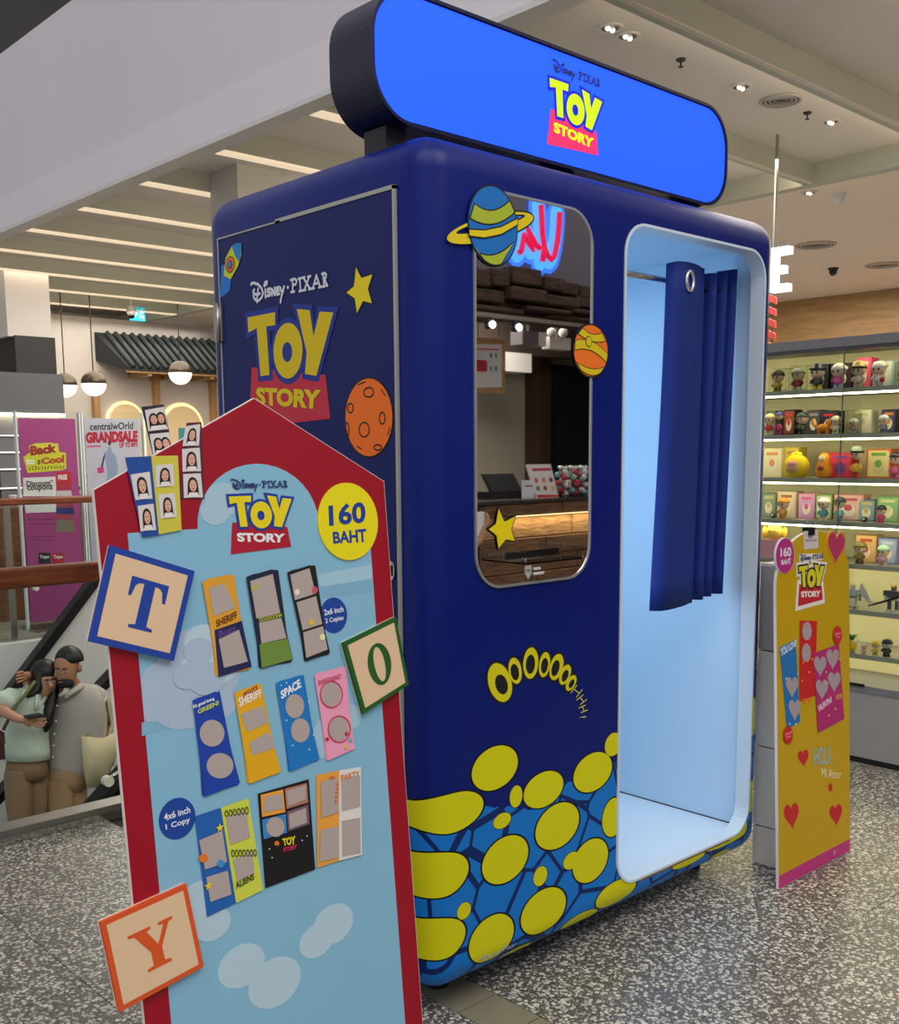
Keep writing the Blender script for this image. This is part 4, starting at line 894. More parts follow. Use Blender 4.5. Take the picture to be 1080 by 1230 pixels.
def clearbox(k,u0,u1,hpx,label,x=2.86,dp_=.075):
    z=SHZ[k]; a=hit(u0,500,0,x).y; b=hit(u1,500,0,x).y; H=hpx*depth((x,(a+b)/2,z))/F; y0,y1=min(a,b)+.001,max(a,b)-.001
    t=thing('clear_display_box',label,'display box',(x,(y0+y1)/2,z)); A=mat('clear_pvc','#f2f4ee',.05,0,trans=1,ior=1.05); e=.0012
    for a_,b_ in (((x,y0,z),(x+e,y1,z+H)),((x+dp_-e,y0,z),(x+dp_,y1,z+H)),((x+e,y0,z),(x+dp_-e,y0+e,z+H)),((x+e,y1-e,z),(x+dp_-e,y1,z+H))): MB().box(a_,b_).o('clear_wall',A,t)
    MB().box((x,y0,z),(x+dp_,y1,z+.002)).o('tray',pm('#cfc6a6'),t); MB().box((x,y0,z+H),(x+dp_,y1,z+H+.0015)).o('lid',A,t)
    return t
S1='on the top display shelf'; 
clearbox(0,922,943,27,'clear box holding a dark-haired figure at the booth end of the top shelf'); fig(0,924,942,24,'dark-haired gold figure with a topknot inside a clear box','', '#2b2a26','#c8a648','#8a7432',x=2.90)
clearbox(0,945,968,29,'clear box holding a grey-haired red figure on the top shelf'); fig(0,948,966,26,'grey-haired figure in a red dress inside a clear box','','#8b8a80','#a8303a','#d8c8b0',x=2.90)
tbox(0,976,993,31,'black toy carton behind the capped figure on the top shelf','#1d2420','#2c3a34','#c8b24a')
fig(0,971,990,28,'vinyl figure with a dark cap and yellow boots on the top shelf','','#3a3440','#4a3c3c','#d8bc2c',hat='#2c2a38')
tbox(0,996,1022,31,'black carton with white lettering behind the white-haired figure','#201a22','#3a2634','#d8d0d0')
fig(0,997,1014,28,'white-haired vinyl figure in pale blue and pink on the top shelf','','#e8dcd8','#d85a98','#9fb6cc')
tbox(0,1026,1044,36,'bright pink tall carton on the top shelf','#d8486a','#e05a78','#f0b8c0')
fig(0,1021,1038,28,'brown-haired vinyl figure with a straw hat on the top shelf','','#4a3424','#e3c9b0','#d8b898',hat='#d8b070')
tbox(0,1046,1070,31,'pale blue carton on the top shelf','#a8bcc0','#c9d4d0','#d8a04a')
fig(0,1045,1062,28,'white horned vinyl figure holding a red ball on the top shelf','','#e9e2d8','#d8c8c0','#c8b8a8',prop='#b8242c')
clearbox(0,1072,1092,27,'clear box holding a tiny yellow figure on the top shelf'); fig(0,1074,1088,18,'tiny yellow vinyl figure inside a clear box','','#e0b820','#e0c030','#c89a20',x=2.90)
tbox(1,921,932,29,'grey-green carton at the booth end of the second shelf','#4a5a50','#6a7a6a','#c8c0a0')
fig(1,919,931,24,'cream figure with a red bib on the second shelf','','#d8cc8c','#c83a2c','#d8cc9c')
fig(1,932,941,26,'purple-haired figure in magenta on the second shelf','','#5a4a98','#c02a78','#b02a68')
tbox(1,941,955,30,'black carton with orange art and red numbers on the second shelf','#1a1418','#8a4a2a','#c83a3a')
fig(1,957,971,25,'dark green armoured figure on the second shelf','','#3a4838','#4a5a44','#3a4838')
tbox(1,969,986,29,'charcoal carton on the second shelf beside the orange fox','#3a3840','#4a4850','#9a8a8a')
tbox(1,985,1006,28,'navy carton with a red label on the second shelf','#1c1e30','#2a2436','#b8242c')
clearbox(1,1008,1026,27,'clear box standing empty on the second shelf beside the white carton')
fig(1,997,1012,20,'cream bear-eared figure on the second shelf','','#e3d4b0','#e0d0a8','#d8c8a0')
fig(1,1020,1032,17,'small white figure with pink trim on the second shelf','','#e8d8dc','#d89ab0','#e0d4d0')
tbox(1,1026,1047,28,'plain white carton on the second shelf','#d3ccae','#ddd6ba','#c8bf9c')
fig(1,1052,1072,20,'stocky white robot figure on the second shelf','','#d8d4d0','#8a8a94','#6a6a78')
tbox(1,1059,1077,28,'dark carton with orange lettering on the second shelf','#2a2430','#4a4470','#e08a1c')
def fox():
    x=2.885; y=hit(990,505,0,x).y; z=SHZ[1]; t=thing('toy_fox','small orange fox figure with raised tail on the second shelf','toy figure',(x,y,z))
    MB().ball((x,y,z+.028),.02,.034,.017,10,7).o('body',pm('#e08a1c'),t,True); MB().ball((x-.005,y-.034,z+.05),.016,n=10,m=7).o('head',pm('#e08a1c'),t,True)
    for s in (-1,1): MB().lathe((x-.005+s*.008,y-.034,z+.06),[(.005,0),(.0008,.013)],6).o('ear',pm('#c87414'),t)
    for a in (-.02,.02):
        for s in (-1,1): MB().lathe((x+s*.01,y+a,z),[(.006,0),(.005,.025)],7).o('leg',pm('#c87414'),t)
    MB().tube([(x,y+.032,z+.03),(x,y+.048,z+.045),(x,y+.046,z+.07)],[.007,.01,.003],7).o('tail',pm('#e8a040'),t,True)
fox()
tbox(2,918,941,34,'cream carton with fruit pattern on the third shelf','#d8cfa4','#e3dab4','#d88a5a')
tbox(2,944,962,36,'yellow carton behind the yellow plush on the third shelf','#d8c23a','#e3d05a','#d89a5a',x=2.98)
def plush():
    x=2.90; y=hit(957,560,0,x).y; z=SHZ[2]; t=thing('plush_toy','round yellow plush head with pink sleeping face on the third shelf','plush toy',(x,y,z)); r=.062
    MB().ball((x,y,z+r*.86),r*.6,r,r*.86,18,10).o('hood',pm('#e8c80c',.8),t,True); MB().ball((x-r*.35,y+.004,z+r*.75),r*.4,r*.6,r*.48,14,8).o('face',pm('#e0a878',.6),t,True)
    MB().ball((x-r*.42,y+.004,z+r*.98),r*.36,r*.5,r*.28,14,7).o('fringe',pm('#d88a8a',.7),t,True)
    for s in (-.5,0,.5): MB().ball((x,y+s*r*.5,z+r*1.75-abs(s)*.01),r*.2,n=9,m=6).o('tuft',pm('#e8d020',.8),t,True)
plush()
def matry():
    x=2.90; y=hit(990,560,0,x).y; z=SHZ[2]; t=thing('nesting_doll','orange nesting-doll shaped figure on the third shelf','toy figure',(x,y,z))
    MB().lathe((x,y,z),[(.022,0),(.034,.012),(.037,.035),(.029,.062),(.027,.08),(.025,.097),(.014,.110),(.001,.113)],16).o('body',pm('#e08a12',.3),t,True)
    MB().ball((x-.022,y,z+.085),.008,.016,.016,10,6).o('face',pm('#e3c1a2'),t,True); MB().ball((x-.03,y,z+.042),.008,.017,.017,10,6).o('belly_hole',pm('#8a3c14'),t,True)
matry()
b=tbox(2,998,1026,30,'red patterned carton with a violet disc on the third shelf','#c8243c','#d83a58','#7a4a98',band_='#6a4a9a')
fig(2,1024,1039,35,'black-haired boy figure in yellow and red with a grey cap on the third shelf','','#1c1a1a','#e0a82c','#c8382c',hat='#7a8478')
b=tbox(2,1043,1073,35,'orange-framed window carton with green base on the third shelf','#c86a1c','#d8c890','#6a9a3c',band_='#c8bc84')
fig(2,1071,1086,30,'pink dressed doll figure at the edge of the third shelf','','#2a1c20','#d85a8a','#c84a7a')
tbox(3,918,936,29,'grey green blind-box carton at the booth end of the fourth shelf','#6a7a64','#8a9a80','#c8b888')
def mball(u,k,r,col,lab):
    x=2.875; y=hit(u,620,0,x).y; z=SHZ[k]; t=thing('toy_ball_figure',lab,'toy figure',(x,y,z)); MB().ball((x,y,z+r),r,n=12,m=8).o('body',pm(col,.3),t,True); MB().ball((x-r*.6,y,z+r*1.1),r*.5,n=10,m=6).o('face',pm('#e8e4d8'),t,True)
    for s in (-1,1): MB().ball((x-r*1.05,y+s*r*.2,z+r*1.2),r*.1,n=6,m=4).o('eye',BLACK,t)
mball(929,3,.014,'#3a5a24','tiny dark green ball figure on the fourth shelf')
tbox(3,937,960,32,'cream blind-box carton behind the orange figure on the fourth shelf','#cfc0a4','#dccdb0','#a8684a')
fig(3,938,951,24,'orange hooded figure on the fourth shelf','','#d8902c','#d8a04a','#c8843a')
tbox(3,963,983,30,'pink and lilac carton with a pig face on the fourth shelf','#d88aa8','#c8a0d0','#e06a98')
tbox(3,984,1004,30,'green edged carton on the fourth shelf','#7a9a4a','#c8c8c0','#8a9aa8')
fig(3,987,1001,26,'figure in a white hood and teal suit on the fourth shelf','','#e8e0d0','#5a9a9a','#d8c8b0')
tbox(3,1006,1042,31,'long pink carton behind the blue boy figure on the fourth shelf','#d89a98','#e0b4a8','#c85a6a')
fig(3,1007,1020,27,'boy figure in pale blue overalls on the fourth shelf','','#2a3440','#8ab4c0','#5a8aa0')
tbox(3,1035,1057,26,'slate blue low carton on the fourth shelf','#5a6a78','#8aa0a8','#c8b06a')
mball(1039,3,.013,'#2a2c2c','tiny black and white ball figure on the fourth shelf')
tbox(3,1058,1086,31,'green long carton at the edge of the fourth shelf','#6a9a5a','#8ab47a','#d8d0a0')
fig(3,1058,1070,20,'tiny figure in a bright pink dress on the fourth shelf','','#1c1818','#d8407a','#d8407a')
def pup():
    x=2.89; y=hit(931,640,0,x).y; z=SHZ[4]+.085; t=thing('plush_toy','pale yellow floppy-eared puppy head on a pink stand','plush toy',(x,y,z-.085))
    MB().box((x-.03,y-.055,z-.085),(x+.04,y+.055,z)).o('stand',pm('#d89aa0'),t)
    MB().ball((x,y,z+.035),.03,.045,.036,14,9).o('head',pm('#e0c04a',.6),t,True)
    for s in (-1,1):
        MB().ball((x,y+s*.052,z+.03),.014,.014,.03,10,7).o('ear',pm('#d8b440',.6),t,True); MB().ball((x-.03,y+s*.014,z+.038),.003,n=6,m=4).o('eye',BLACK,t)
pup()
tbox(4,1035,1060,33,'orange carton with a pattern of rings on the fifth shelf','#d8a464','#e0b47a','#b8502c')
fig(4,1033,1048,25,'old gold figure with spiky armour on the fifth shelf','','#7a6a24','#8a7a2c','#6a5a1c')
tbox(4,1062,1086,31,'lilac blue carton on the fifth shelf','#7a84b4','#a0b0d0','#c8d0e0')
fig(4,1061,1077,23,'pastel mint and pink seated figure on the fifth shelf','','#a8d0b0','#d8a0b0','#d0b090')
def robot(u,k,h,lab,c1,c2,wing=False,gun=False):
    x=2.89; y=hit(u,730,0,x).y; z=SHZ[k]; H=h*depth((x,y,z))/F; t=thing('robot_figure',lab,'toy figure',(x,y,z)); m1=pm(c1,.35);m2=pm(c2,.35); s_=H/.12
    def B(a,b,n,m): MB().box((x+a[0]*s_,y+a[1]*s_,z+a[2]*s_),(x+b[0]*s_,y+b[1]*s_,z+b[2]*s_)).o(n,m,t)
    for s in (-1,1):
        B((-.016,s*.008,0),(.01,s*.026,.012),'foot',m2); B((-.008,s*.01,.012),(.006,s*.022,.05),'leg',m1); B((-.008,s*.026,.07),(.008,s*.042,.092),'shoulder',m1); B((-.006,s*.03,.04),(.005,s*.04,.07),'arm',m2)
    B((-.008,-.018,.05),(.008,.018,.062),'waist',m2); B((-.012,-.024,.062),(.012,.024,.092),'chest',m1); B((-.008,-.009,.094),(.008,.009,.112),'head',m1)
    for s in (-1,1): MB().tube([(x-.008*s_,y,z+.108*s_),(x-.008*s_,y+s*.02*s_,z+.128*s_)],[.003*s_,.0008],5).o('crest',pm('#d8b82c',.3),t)
    if wing:
        for s in (-1,1):
            for j in range(4):
                MB().add([(x+.012,y+s*.015,z+.085*s_),(x+.012,y+s*(.03+.014*j)*s_*1.2,z+(.125-.028*j)*s_),(x+.012,y+s*(.04+.014*j)*s_*1.3,z+(.10-.03*j)*s_),(x+.016,y+s*.02,z+.07*s_)],[(0,1,2,3),(3,2,1,0)]).o('wing_blade',pm('#d8d4c8',.3),t)
    if gun: MB().tube([(x-.02,y-.03*s_,z+.07*s_),(x-.02,y+.01,z+.055*s_),(x-.02,y+.10*s_,z+.02*s_)],[.005*s_,.005*s_,.003*s_],7).o('rifle',DARK,t,True)
robot(1024,5,30,'white winged robot model on the sixth shelf','#c8c8c0','#8a8a84',wing=True)
robot(1073,5,34,'black and white robot model with a long rifle on the sixth shelf','#5a5a58','#d0cabc',gun=True)
def pine():
    x=2.885; y=hit(1023,770,0,x).y; z=SHZ[6]; t=thing('pineapple_figure','yellow pineapple figure with green leaves on the bottom shelf','toy figure',(x,y,z)); MB().ball((x,y,z+.028),.022,.024,.027,14,9).o('body',pm('#e8b81c',.4),t,True)
    for i in range(7): a=i*.9; MB().tube([(x,y,z+.05),(x+.012*math.cos(a),y+.012*math.sin(a),z+.07),(x+.022*math.cos(a),y+.022*math.sin(a),z+.078)],[.005,.005,.001],6).o('leaf',pm('#3a7a2c'),t,True)
    MB().lathe((x-.018,y,z+.03),[(.003,0),(.009,.001),(.009,.006)],10).o('face',pm('#d86a2c'),t)
pine()
fig(6,1032,1042,13,'tiny grey figure on the bottom shelf beside the pineapple','','#b8b4a8','#a8a8a4','#989890'); fig(6,1046,1056,11,'tiny pink shell figure on the bottom shelf','','#e0a8a0','#e0b0a4','#d89a90')
fig(6,1060,1070,16,'tiny yellow figure on the bottom shelf','','#e0b82c','#e0c040','#d8a828'); fig(6,1072,1086,20,'black cat-eared figure on the bottom shelf','','#2a2a2c','#3a3a3c','#2a2a2c',skin='#c8c0b8')
# ---- hanging illuminated letter of the toy shop
FE=Fr((4.0,0,0),(0,-1,0),(0,0,1))
q=FE.uv(936,325); es=thing('shop_sign','white lit block letter E hanging from the ceiling over the toy shop','sign',FE.p(q[0],q[1]-.12,0))
a=FE.uv(927,352);b=FE.uv(927,299); w=FE.uv(948,300)[0]-FE.uv(927,300)[0]; x0=a[0]; y0=a[1]; H=b[1]-a[1]; t_=H*.17
MB().prism(FE,[[(x0,y0),(x0+w,y0),(x0+w,y0+t_),(x0+.03,y0+t_),(x0+.03,y0+H/2-t_/2),(x0+w*.75,y0+H/2-t_/2),(x0+w*.75,y0+H/2+t_/2),(x0+.03,y0+H/2+t_/2),(x0+.03,y0+H-t_),(x0+w,y0+H-t_),(x0+w,y0+H),(x0,y0+H)]],-.03,.02).o('letter',mat('sign_white_glow','#e6f7ff',.4,emit=1.6),es)
MB().box((4.0,-x0-.005,y0+H),(4.02,-x0+.005,3.115)).o('hanger',STEEL,es); text('ubi',FE,(x0+.045,y0+H+.022),.032,pm('#4a4a52'),es,.0,bold=.02)
# red woven decoration behind
p=hit(927,390,0,6.0); t=thing('woven_banner','narrow red woven banner hanging beside the wood wall','banner',(6.0,p.y,1.9))
for i in range(7):
    z=1.95+.09*i; MB().add([(6.0,p.y-.03,z),(6.0,p.y+.03,z+.03),(6.0,p.y+.03,z+.08),(6.0,p.y-.03,z+.05),(6.02,p.y-.03,z),(6.02,p.y+.03,z+.03),(6.02,p.y+.03,z+.08),(6.02,p.y-.03,z+.05)],[(3,2,1,0),(4,5,6,7),(0,1,5,4),(1,2,6,5),(2,3,7,6),(3,0,4,7)]).o('weave_strip',pm('#a8302c'),t)
MB().tube([(6.01,p.y,1.9),(6.01,p.y,3.0)],.004,6).o('hanging_cord',DARK,t)
# ================================================================== near glass railing
nr=thing('glass_railing','near glass railing with brown wooden handrail and steel floor channel','railing',(-1.5,2.0,0))
MB().box((-4.5,1.955,0),(2.0,2.045,.052)).o('floor_channel',STEEL,nr); MB().box((-4.5,1.945,.0),(2.0,1.955,.03)).o('channel_lip',CHROME,nr)
bevel(MB().box((-4.5,1.965,.905),(2.0,2.035,.978)).o('handrail',W_RAIL,nr),.012,3)
for x in (-4.4,-2.65,-.9,.85): MB().box((x,1.993,.05),(x+1.735,2.005,.91)).o('glass_pane',GLASS,nr)
# round steel fittings on the far side panel
for (u,v,Y) in ((127,937,4.25),(41,706,6.25)):
    p=hit(u,v,1,Y); t=thing('glass_fitting','round pale glass fitting on the escalator balustrade' if v>900 else 'small round glass fitting below the far handrail','fitting',p)
    MB().prism(Fr((p.x,p.y,p.z),(1,0,0),(0,0,1)),[ell(0,0,.032 if v>900 else .02,.032 if v>900 else .02,0,20)],0,.05).o('cap',mat('fitting_white','#d5d0c6',.35),t); MB().tube([(p.x,p.y,p.z),(p.x+.25,p.y+.02,p.z+.09)],.011,8).o('arm_bar',CHROME,t)
# ================================================================== escalator in the well
es_=thing('escalator','escalator with black handrails descending in the well behind the near railing','escalator',(1.1,4.85,-4.2))
sl=math.tan(R(40)); tx,tz=1.30,-1.55        # front edge of the tread the couple stands on
STEP=mat('step_metal','#4a4a4c',.45,.6,var=.1,scale=40); first=None
for k in range(-6,5):
    x1=tx+.40*k; z=tz+.40*sl*k
    if first is None:
        first=MB().box((x1-.40,4.42,z-.34),(x1,5.30,z)).o('step',STEP,es_); fx,fz=x1,z
    else: copyobj(first,(x1-fx,0,z-fz))
def slab(y0,y1,off0,off1,xa=-1.4,xb=2.5):
    zc=lambda x: tz+(x-tx)*sl
    return MB().add([(xa,y0,zc(xa)+off0),(xb,y0,zc(xb)+off0),(xb,y1,zc(xb)+off0),(xa,y1,zc(xa)+off0),(xa,y0,zc(xa)+off1),(xb,y0,zc(xb)+off1),(xb,y1,zc(xb)+off1),(xa,y1,zc(xa)+off1)],[(0,3,2,1),(4,5,6,7),(0,1,5,4),(1,2,6,5),(2,3,7,6),(3,0,4,7)])
RUB=mat('handrail_rubber','#101012',.4)
for y in (4.32,5.40):
    slab(y-.06,y+.06,.95,1.02).o('handrail',RUB,es_); slab(y-.012,y+.012,.25,.95).o('balustrade_glass',GLASS,es_); slab(y-.08,y+.08,-.35,.25).o('skirt',mat('skirt_metal','#3c3c40',.35,.5),es_)
slab(4.45,5.28,-.75,-.42).o('truss',mat('truss_white','#c5c5c6',.5),es_)
e2=thing('escalator','second escalator beyond the couple with a single black handrail showing','escalator',(1.6,6.0,-4.2))
P1=hit(107,697,1,5.95);P2=hit(29,800,1,5.95); d=(P1-P2); A=P1+d*.5; B=P2-d*2
for y,mm in ((5.95,RUB),):
    MB().add([(A.x,y-.05,A.z),(B.x,y-.05,B.z),(B.x,y-.05,B.z-.10),(A.x,y-.05,A.z-.10),(A.x,y+.05,A.z),(B.x,y+.05,B.z),(B.x,y+.05,B.z-.10),(A.x,y+.05,A.z-.10)],[(0,1,2,3),(7,6,5,4),(0,4,5,1),(3,2,6,7),(1,5,6,2),(0,3,7,4)]).o('handrail',mm,e2)
    MB().add([(A.x,y+.0,A.z-.1),(B.x,y,B.z-.1),(B.x,y,B.z-1.4),(A.x,y,A.z-1.4),(A.x,y+.03,A.z-.1),(B.x,y+.03,B.z-.1),(B.x,y+.03,B.z-1.4),(A.x,y+.03,A.z-1.4)],[(0,1,2,3),(7,6,5,4),(0,4,5,1),(3,2,6,7),(1,5,6,2),(0,3,7,4)]).o('white_cladding',mat('clad_white','#c9c9ca',.45),e2)
# ================================================================== people
def skin(name,nodes,edges,root,m,parent,sub=2):
    keys=list(nodes); org=ORG[parent]; me=bpy.data.meshes.new(name)
    me.from_pydata([tuple(Vector(nodes[k][0])-org) for k in keys],[(keys.index(a),keys.index(b)) for a,b in edges],[])
    o=bpy.data.objects.new(name,me); COL.objects.link(o); o.modifiers.new('k','SKIN'); sv=me.skin_vertices[0].data
    for i,k in enumerate(keys):
        r=nodes[k][1]; sv[i].radius=r if isinstance(r,tuple) else (r,r); sv[i].use_root=(k==root)
    s=o.modifiers.new('s','SUBSURF'); s.levels=sub; s.render_levels=sub
    dg=bpy.context.evaluated_depsgraph_get(); me2=bpy.data.meshes.new_from_object(o.evaluated_get(dg)); bpy.data.objects.remove(o)
    return link(name,me2,m,parent,True)
def hand(nodes,edges,w,h,side,flatdir,curl=.4,pre=''):
    "palm and five fingers from wrist w in direction h"
    w=Vector(w);h=Vector(h).normalized();s=Vector(side).normalized();f=Vector(flatdir).normalized()
    nodes[pre+'palm']=(w+h*.06,(.034,.02))
    for i,(dx,L) in enumerate(((-.030,.062),(-.011,.078),(.009,.072),(.027,.058))):
        a=w+h*.095+s*dx; b=a+h*L*.55+f*curl*.015; c=b+h*L*.4*(1-curl*.6)+f*curl*.035
        nodes[f'{pre}f{i}a']=(a,.0095); nodes[f'{pre}f{i}b']=(b,.0088); nodes[f'{pre}f{i}c']=(c,.0078)
        edges+=[(pre+'palm',f'{pre}f{i}a'),(f'{pre}f{i}a',f'{pre}f{i}b'),(f'{pre}f{i}b',f'{pre}f{i}c')]
    a=w+h*.035-s*.034+f*.01; b=a+h*.03-s*.02+f*.012; nodes[pre+'ta']=(a,.011); nodes[pre+'tb']=(b,.0095); edges+=[(pre+'palm',pre+'ta'),(pre+'ta',pre+'tb')]
SK1=mat('skin_tan','#a67659',.5,var=.04,scale=20); SK2=mat('skin_light','#b98a70',.5,var=.04,scale=20); HAIR=mat('black_hair','#0d0b0b',.45,var=.2,scale=60,bump=.1)
Zp=lambda x,y,Y: hit(x/5.13,760+y/5.13,1,Y)
def onball(x,y,c,r,out=0):
    d=ray(x/5.13,760+y/5.13).normalized(); oc_=CAM-Vector(c); b=oc_.dot(d); disc=max(0,b*b-(oc_.dot(oc_)-r*r)); return CAM+d*(-b-disc**.5-out)
cd_=FW.copy(); cd_.z=0; cd_.normalize()
# --- man
def legs_(p,N,m,parent,top,grow_):
    mb=MB(); mb.loft([q for q,_ in top],[(r,r*.78) for _,r in top])
    for sd in ('l','r'): mb.loft([N[sd+'hip'][0]+Vector((0,0,.04)),N[sd+'hip'][0],N[sd+'kn'][0],N[sd+'an'][0]+Vector((0,0,-.02))],[(.075,.085),(.088,.09),(.082,.082),(.066,.07)])
    o=mb.o('trousers',m,parent,True); return o
SPINE=[('pelvis','belly'),('belly','chest'),('chest','neckb'),('neckb','neck'),('neck','jaw'),('jaw','hm'),('hm','ht'),('chest','lsh'),('lsh','lel'),('lel','lwr'),('chest','rsh'),('rsh','rel'),('rel','rwr'),('pelvis','lhip'),('lhip','lkn'),('lkn','lan'),('lan','lto'),('pelvis','rhip'),('rhip','rkn'),('rkn','ran'),('ran','rto')]
def garment(name,src,keys,edges,root,grow_,m,parent,extra=None):
    n={k:(src[k][0],tuple(x+grow_ for x in src[k][1]) if isinstance(src[k][1],tuple) else src[k][1]+grow_) for k in keys}
    if extra: n.update(extra)
    return skin(name,n,edges,root,m,parent)
def features(N,parent,skm,pts,r,lip):
    c=N['hm'][0]
    MB().ball(onball(*pts['nose'],c,r,.002),.013,.013,.021,10,6).o('nose',skm,parent,True)
    for x,y in pts['eyes']:
        MB().ball(onball(x,y,c,r,-.006),.013,.009,.006,10,6).o('eye',pm('#d8cfc8',.3),parent,True); MB().ball(onball(x,y,c,r,-.001),.006,.005,.006,8,5).o('pupil',BLACK,parent,True)
        MB().ball(onball(x,y-17,c,r,-.004),.018,.01,.004,8,5).o('eyebrow',HAIR,parent,True)
    MB().ball(onball(*pts['mouth'],N['jaw'][0],r*.82,-.004),.018,.009,.006,10,5).o('mouth',lip,parent,True)
mo=Vector((1.16,4.82,-1.55)); man=thing('person','person in grey button shirt and tan trousers on escalator, arm around companion','person',mo)
N={}
N['pelvis']=(Zp(415,900,4.82),(.075,.065)); N['belly']=(Zp(450,720,4.82),(.10,.08)); N['chest']=(Zp(475,480,4.84),(.10,.08)); N['neckb']=(Zp(455,350,4.84),.07); N['neck']=(Zp(440,312,4.82),.06)
N['jaw']=(Zp(402,283,4.78),(.062,.066)); N['hm']=(Zp(412,205,4.80),(.082,.09)); N['ht']=(Zp(416,140,4.82),(.072,.08))
N['lsh']=(Zp(580,375,4.88),.06); N['lel']=(Zp(650,540,4.92),.048); N['lwr']=(Zp(665,690,4.88),.034)
N['rsh']=(Zp(360,400,4.92),.06); N['rel']=(Zp(235,350,5.05),.048); N['rwr']=(Zp(178,262,4.92),.034)
N['lhip']=(Zp(455,940,4.84),.062); N['lkn']=(Zp(450,1090,4.76),.06); N['lan']=(Vector((1.17,4.86,-1.46)),.042); N['lto']=(Vector((1.06,4.78,-1.51)),.033)
N['rhip']=(Zp(376,940,4.82),.062); N['rkn']=(Zp(385,1100,4.74),.06); N['ran']=(Vector((1.08,4.82,-1.46)),.042); N['rto']=(Vector((.97,4.74,-1.51)),.033)
E_=list(SPINE)
hand(N,E_,N['rwr'][0],Zp(105,272,4.80)-N['rwr'][0],(0,0,1),-cd_,.6,'r'); E_.append(('rwr','rpalm'))
hand(N,E_,N['lwr'][0],(0,-.1,-1),(1,0,0),-cd_,.4,'l'); E_.append(('lwr','lpalm'))
skin('body',N,E_,'pelvis',SK1,man)
SH1=mat('grey_shirt','#a8a29d',.8,var=.06,scale=12,bump=.25); PT1=mat('tan_trousers','#9a7c5c',.8,var=.06,scale=14,bump=.1)
prof=[(455,338,.072),(470,362,.135),(478,420,.172),(482,520,.186),(478,640,.188),(450,750,.172),(418,830,.140),(408,872,.130)]
mb=MB().loft([Zp(x,y,4.83) for x,y,_ in prof],[(r,r*.72) for _,_,r in prof],18)
mb.loft([Zp(560,352,4.86),Zp(600,400,4.88),Zp(650,500,4.9),Zp(662,535,4.91)],[(.05,.05),(.075,.075),(.078,.075),(.074,.07)]); mb.loft([Zp(385,375,4.90),Zp(340,385,4.93),Zp(270,362,5.0)],[(.06,.07),(.07,.07),(.07,.068)])
shirt=mb.o('shirt',SH1,man,True)
MB().tube([Zp(412,338,4.75),Zp(400,372,4.72),Zp(365,392,4.72)],[.022,.02,.012],8).o('collar',SH1,shirt,True); MB().tube([Zp(500,328,4.76),Zp(440,368,4.72),Zp(400,400,4.71)],[.022,.02,.01],8).o('collar',SH1,shirt,True)
for x,y in ((352,450),(344,545),(334,625),(330,695),(326,765)): MB().ball(Zp(x,y,4.715),.006,n=8,m=5).o('button',pm('#d8d4ce'),shirt,True)
legs_(None,N,PT1,man,[(Zp(412,830,4.82),.115),(Zp(415,900,4.82),.128),(Zp(415,960,4.82),.12)],0)
hc_=N['hm'][0]
MB().ball(N['hm'][0].lerp(N['ht'][0],.42)+cd_*.020+Vector((.008,0,.004)),.090,.094,.096,18,10,-.05,1).o('hair',HAIR,man,True)
MB().ball(N['jaw'][0]+Vector((-.004,-.010,-.026)),.054,.060,.040,16,9).o('beard',mat('beard','#1a1412',.7,var=.3,scale=80),man,True)
features(N,man,SK1,{'nose':(345,262),'eyes':((352,238),(398,240)),'mouth':(372,305)},.09,mat('lips','#7d4a3c',.5))
MB().ball(onball(488,215,hc_,.095,-.03),.016,.022,.032,10,6).o('ear',SK1,man,True)
for i in range(2): MB().ball((1.08 if i==0 else .99,4.78 if i==0 else 4.73,-1.512),.11,.05,.04,12,7).o('shoe',BLACK,man,True)
tb=thing('tote_bag','cream canvas tote bag hanging at the hip of the grey-shirted person','bag',Zp(570,960,4.70))
Pb=[(500,640),(560,648),(640,655),(720,605),(712,740),(660,880),(600,955),(535,958),(515,850)]
Pb=[Zp(x,y,4.66) for x,y in Pb]; n=len(Pb); cc=sum(Pb,Vector())/n
MB().add(Pb+[cc-cd_*.05]+[p+cd_*.05 for p in Pb]+[cc+cd_*.09],[(i,n,(i+1)%n) for i in range(n)]+[(n+1+i,n+1+(i+1)%n,2*n+1) for i in range(n)]+[(i,(i+1)%n,n+1+(i+1)%n,n+1+i) for i in range(n)]).o('pouch',mat('canvas','#c9bd98',.9,var=.12,scale=9,bump=.3),tb,True)
MB().tube([Zp(520,645,4.68),Zp(600,540,4.70),Zp(650,400,4.80),Zp(690,560,4.80),Zp(670,640,4.70)],.012,8).o('strap',mat('canvas_strap','#b8ab84',.9),tb,True)
# --- woman
wo=Vector((.95,4.90,-1.55)); wm=thing('person','person in mint blouse with long black hair holding a phone on the escalator','person',wo)
N={}
N['pelvis']=(Zp(165,840,4.88),(.07,.06)); N['belly']=(Zp(170,680,4.88),(.085,.07)); N['chest']=(Zp(190,500,4.89),(.085,.07)); N['neckb']=(Zp(245,410,4.89),.05); N['neck']=(Zp(262,388,4.88),.045)
N['jaw']=(Zp(300,350,4.84),(.052,.052)); N['hm']=(Zp(288,292,4.86),(.074,.078)); N['ht']=(Zp(270,235,4.88),(.066,.07))
N['rsh']=(Zp(85,415,4.90),.05); N['rel']=(Zp(5,475,4.80),.04); N['rwr']=(Zp(120,535,4.68),.027)
N['lsh']=(Zp(280,450,4.95),.05); N['lel']=(Zp(300,620,5.0),.04); N['lwr']=(Zp(300,760,4.95),.028)
N['lhip']=(Zp(220,870,4.90),.06); N['lkn']=(Zp(232,1040,4.86),.058); N['lan']=(Vector((1.0,4.93,-1.47)),.04); N['lto']=(Vector((.94,4.83,-1.52)),.03)
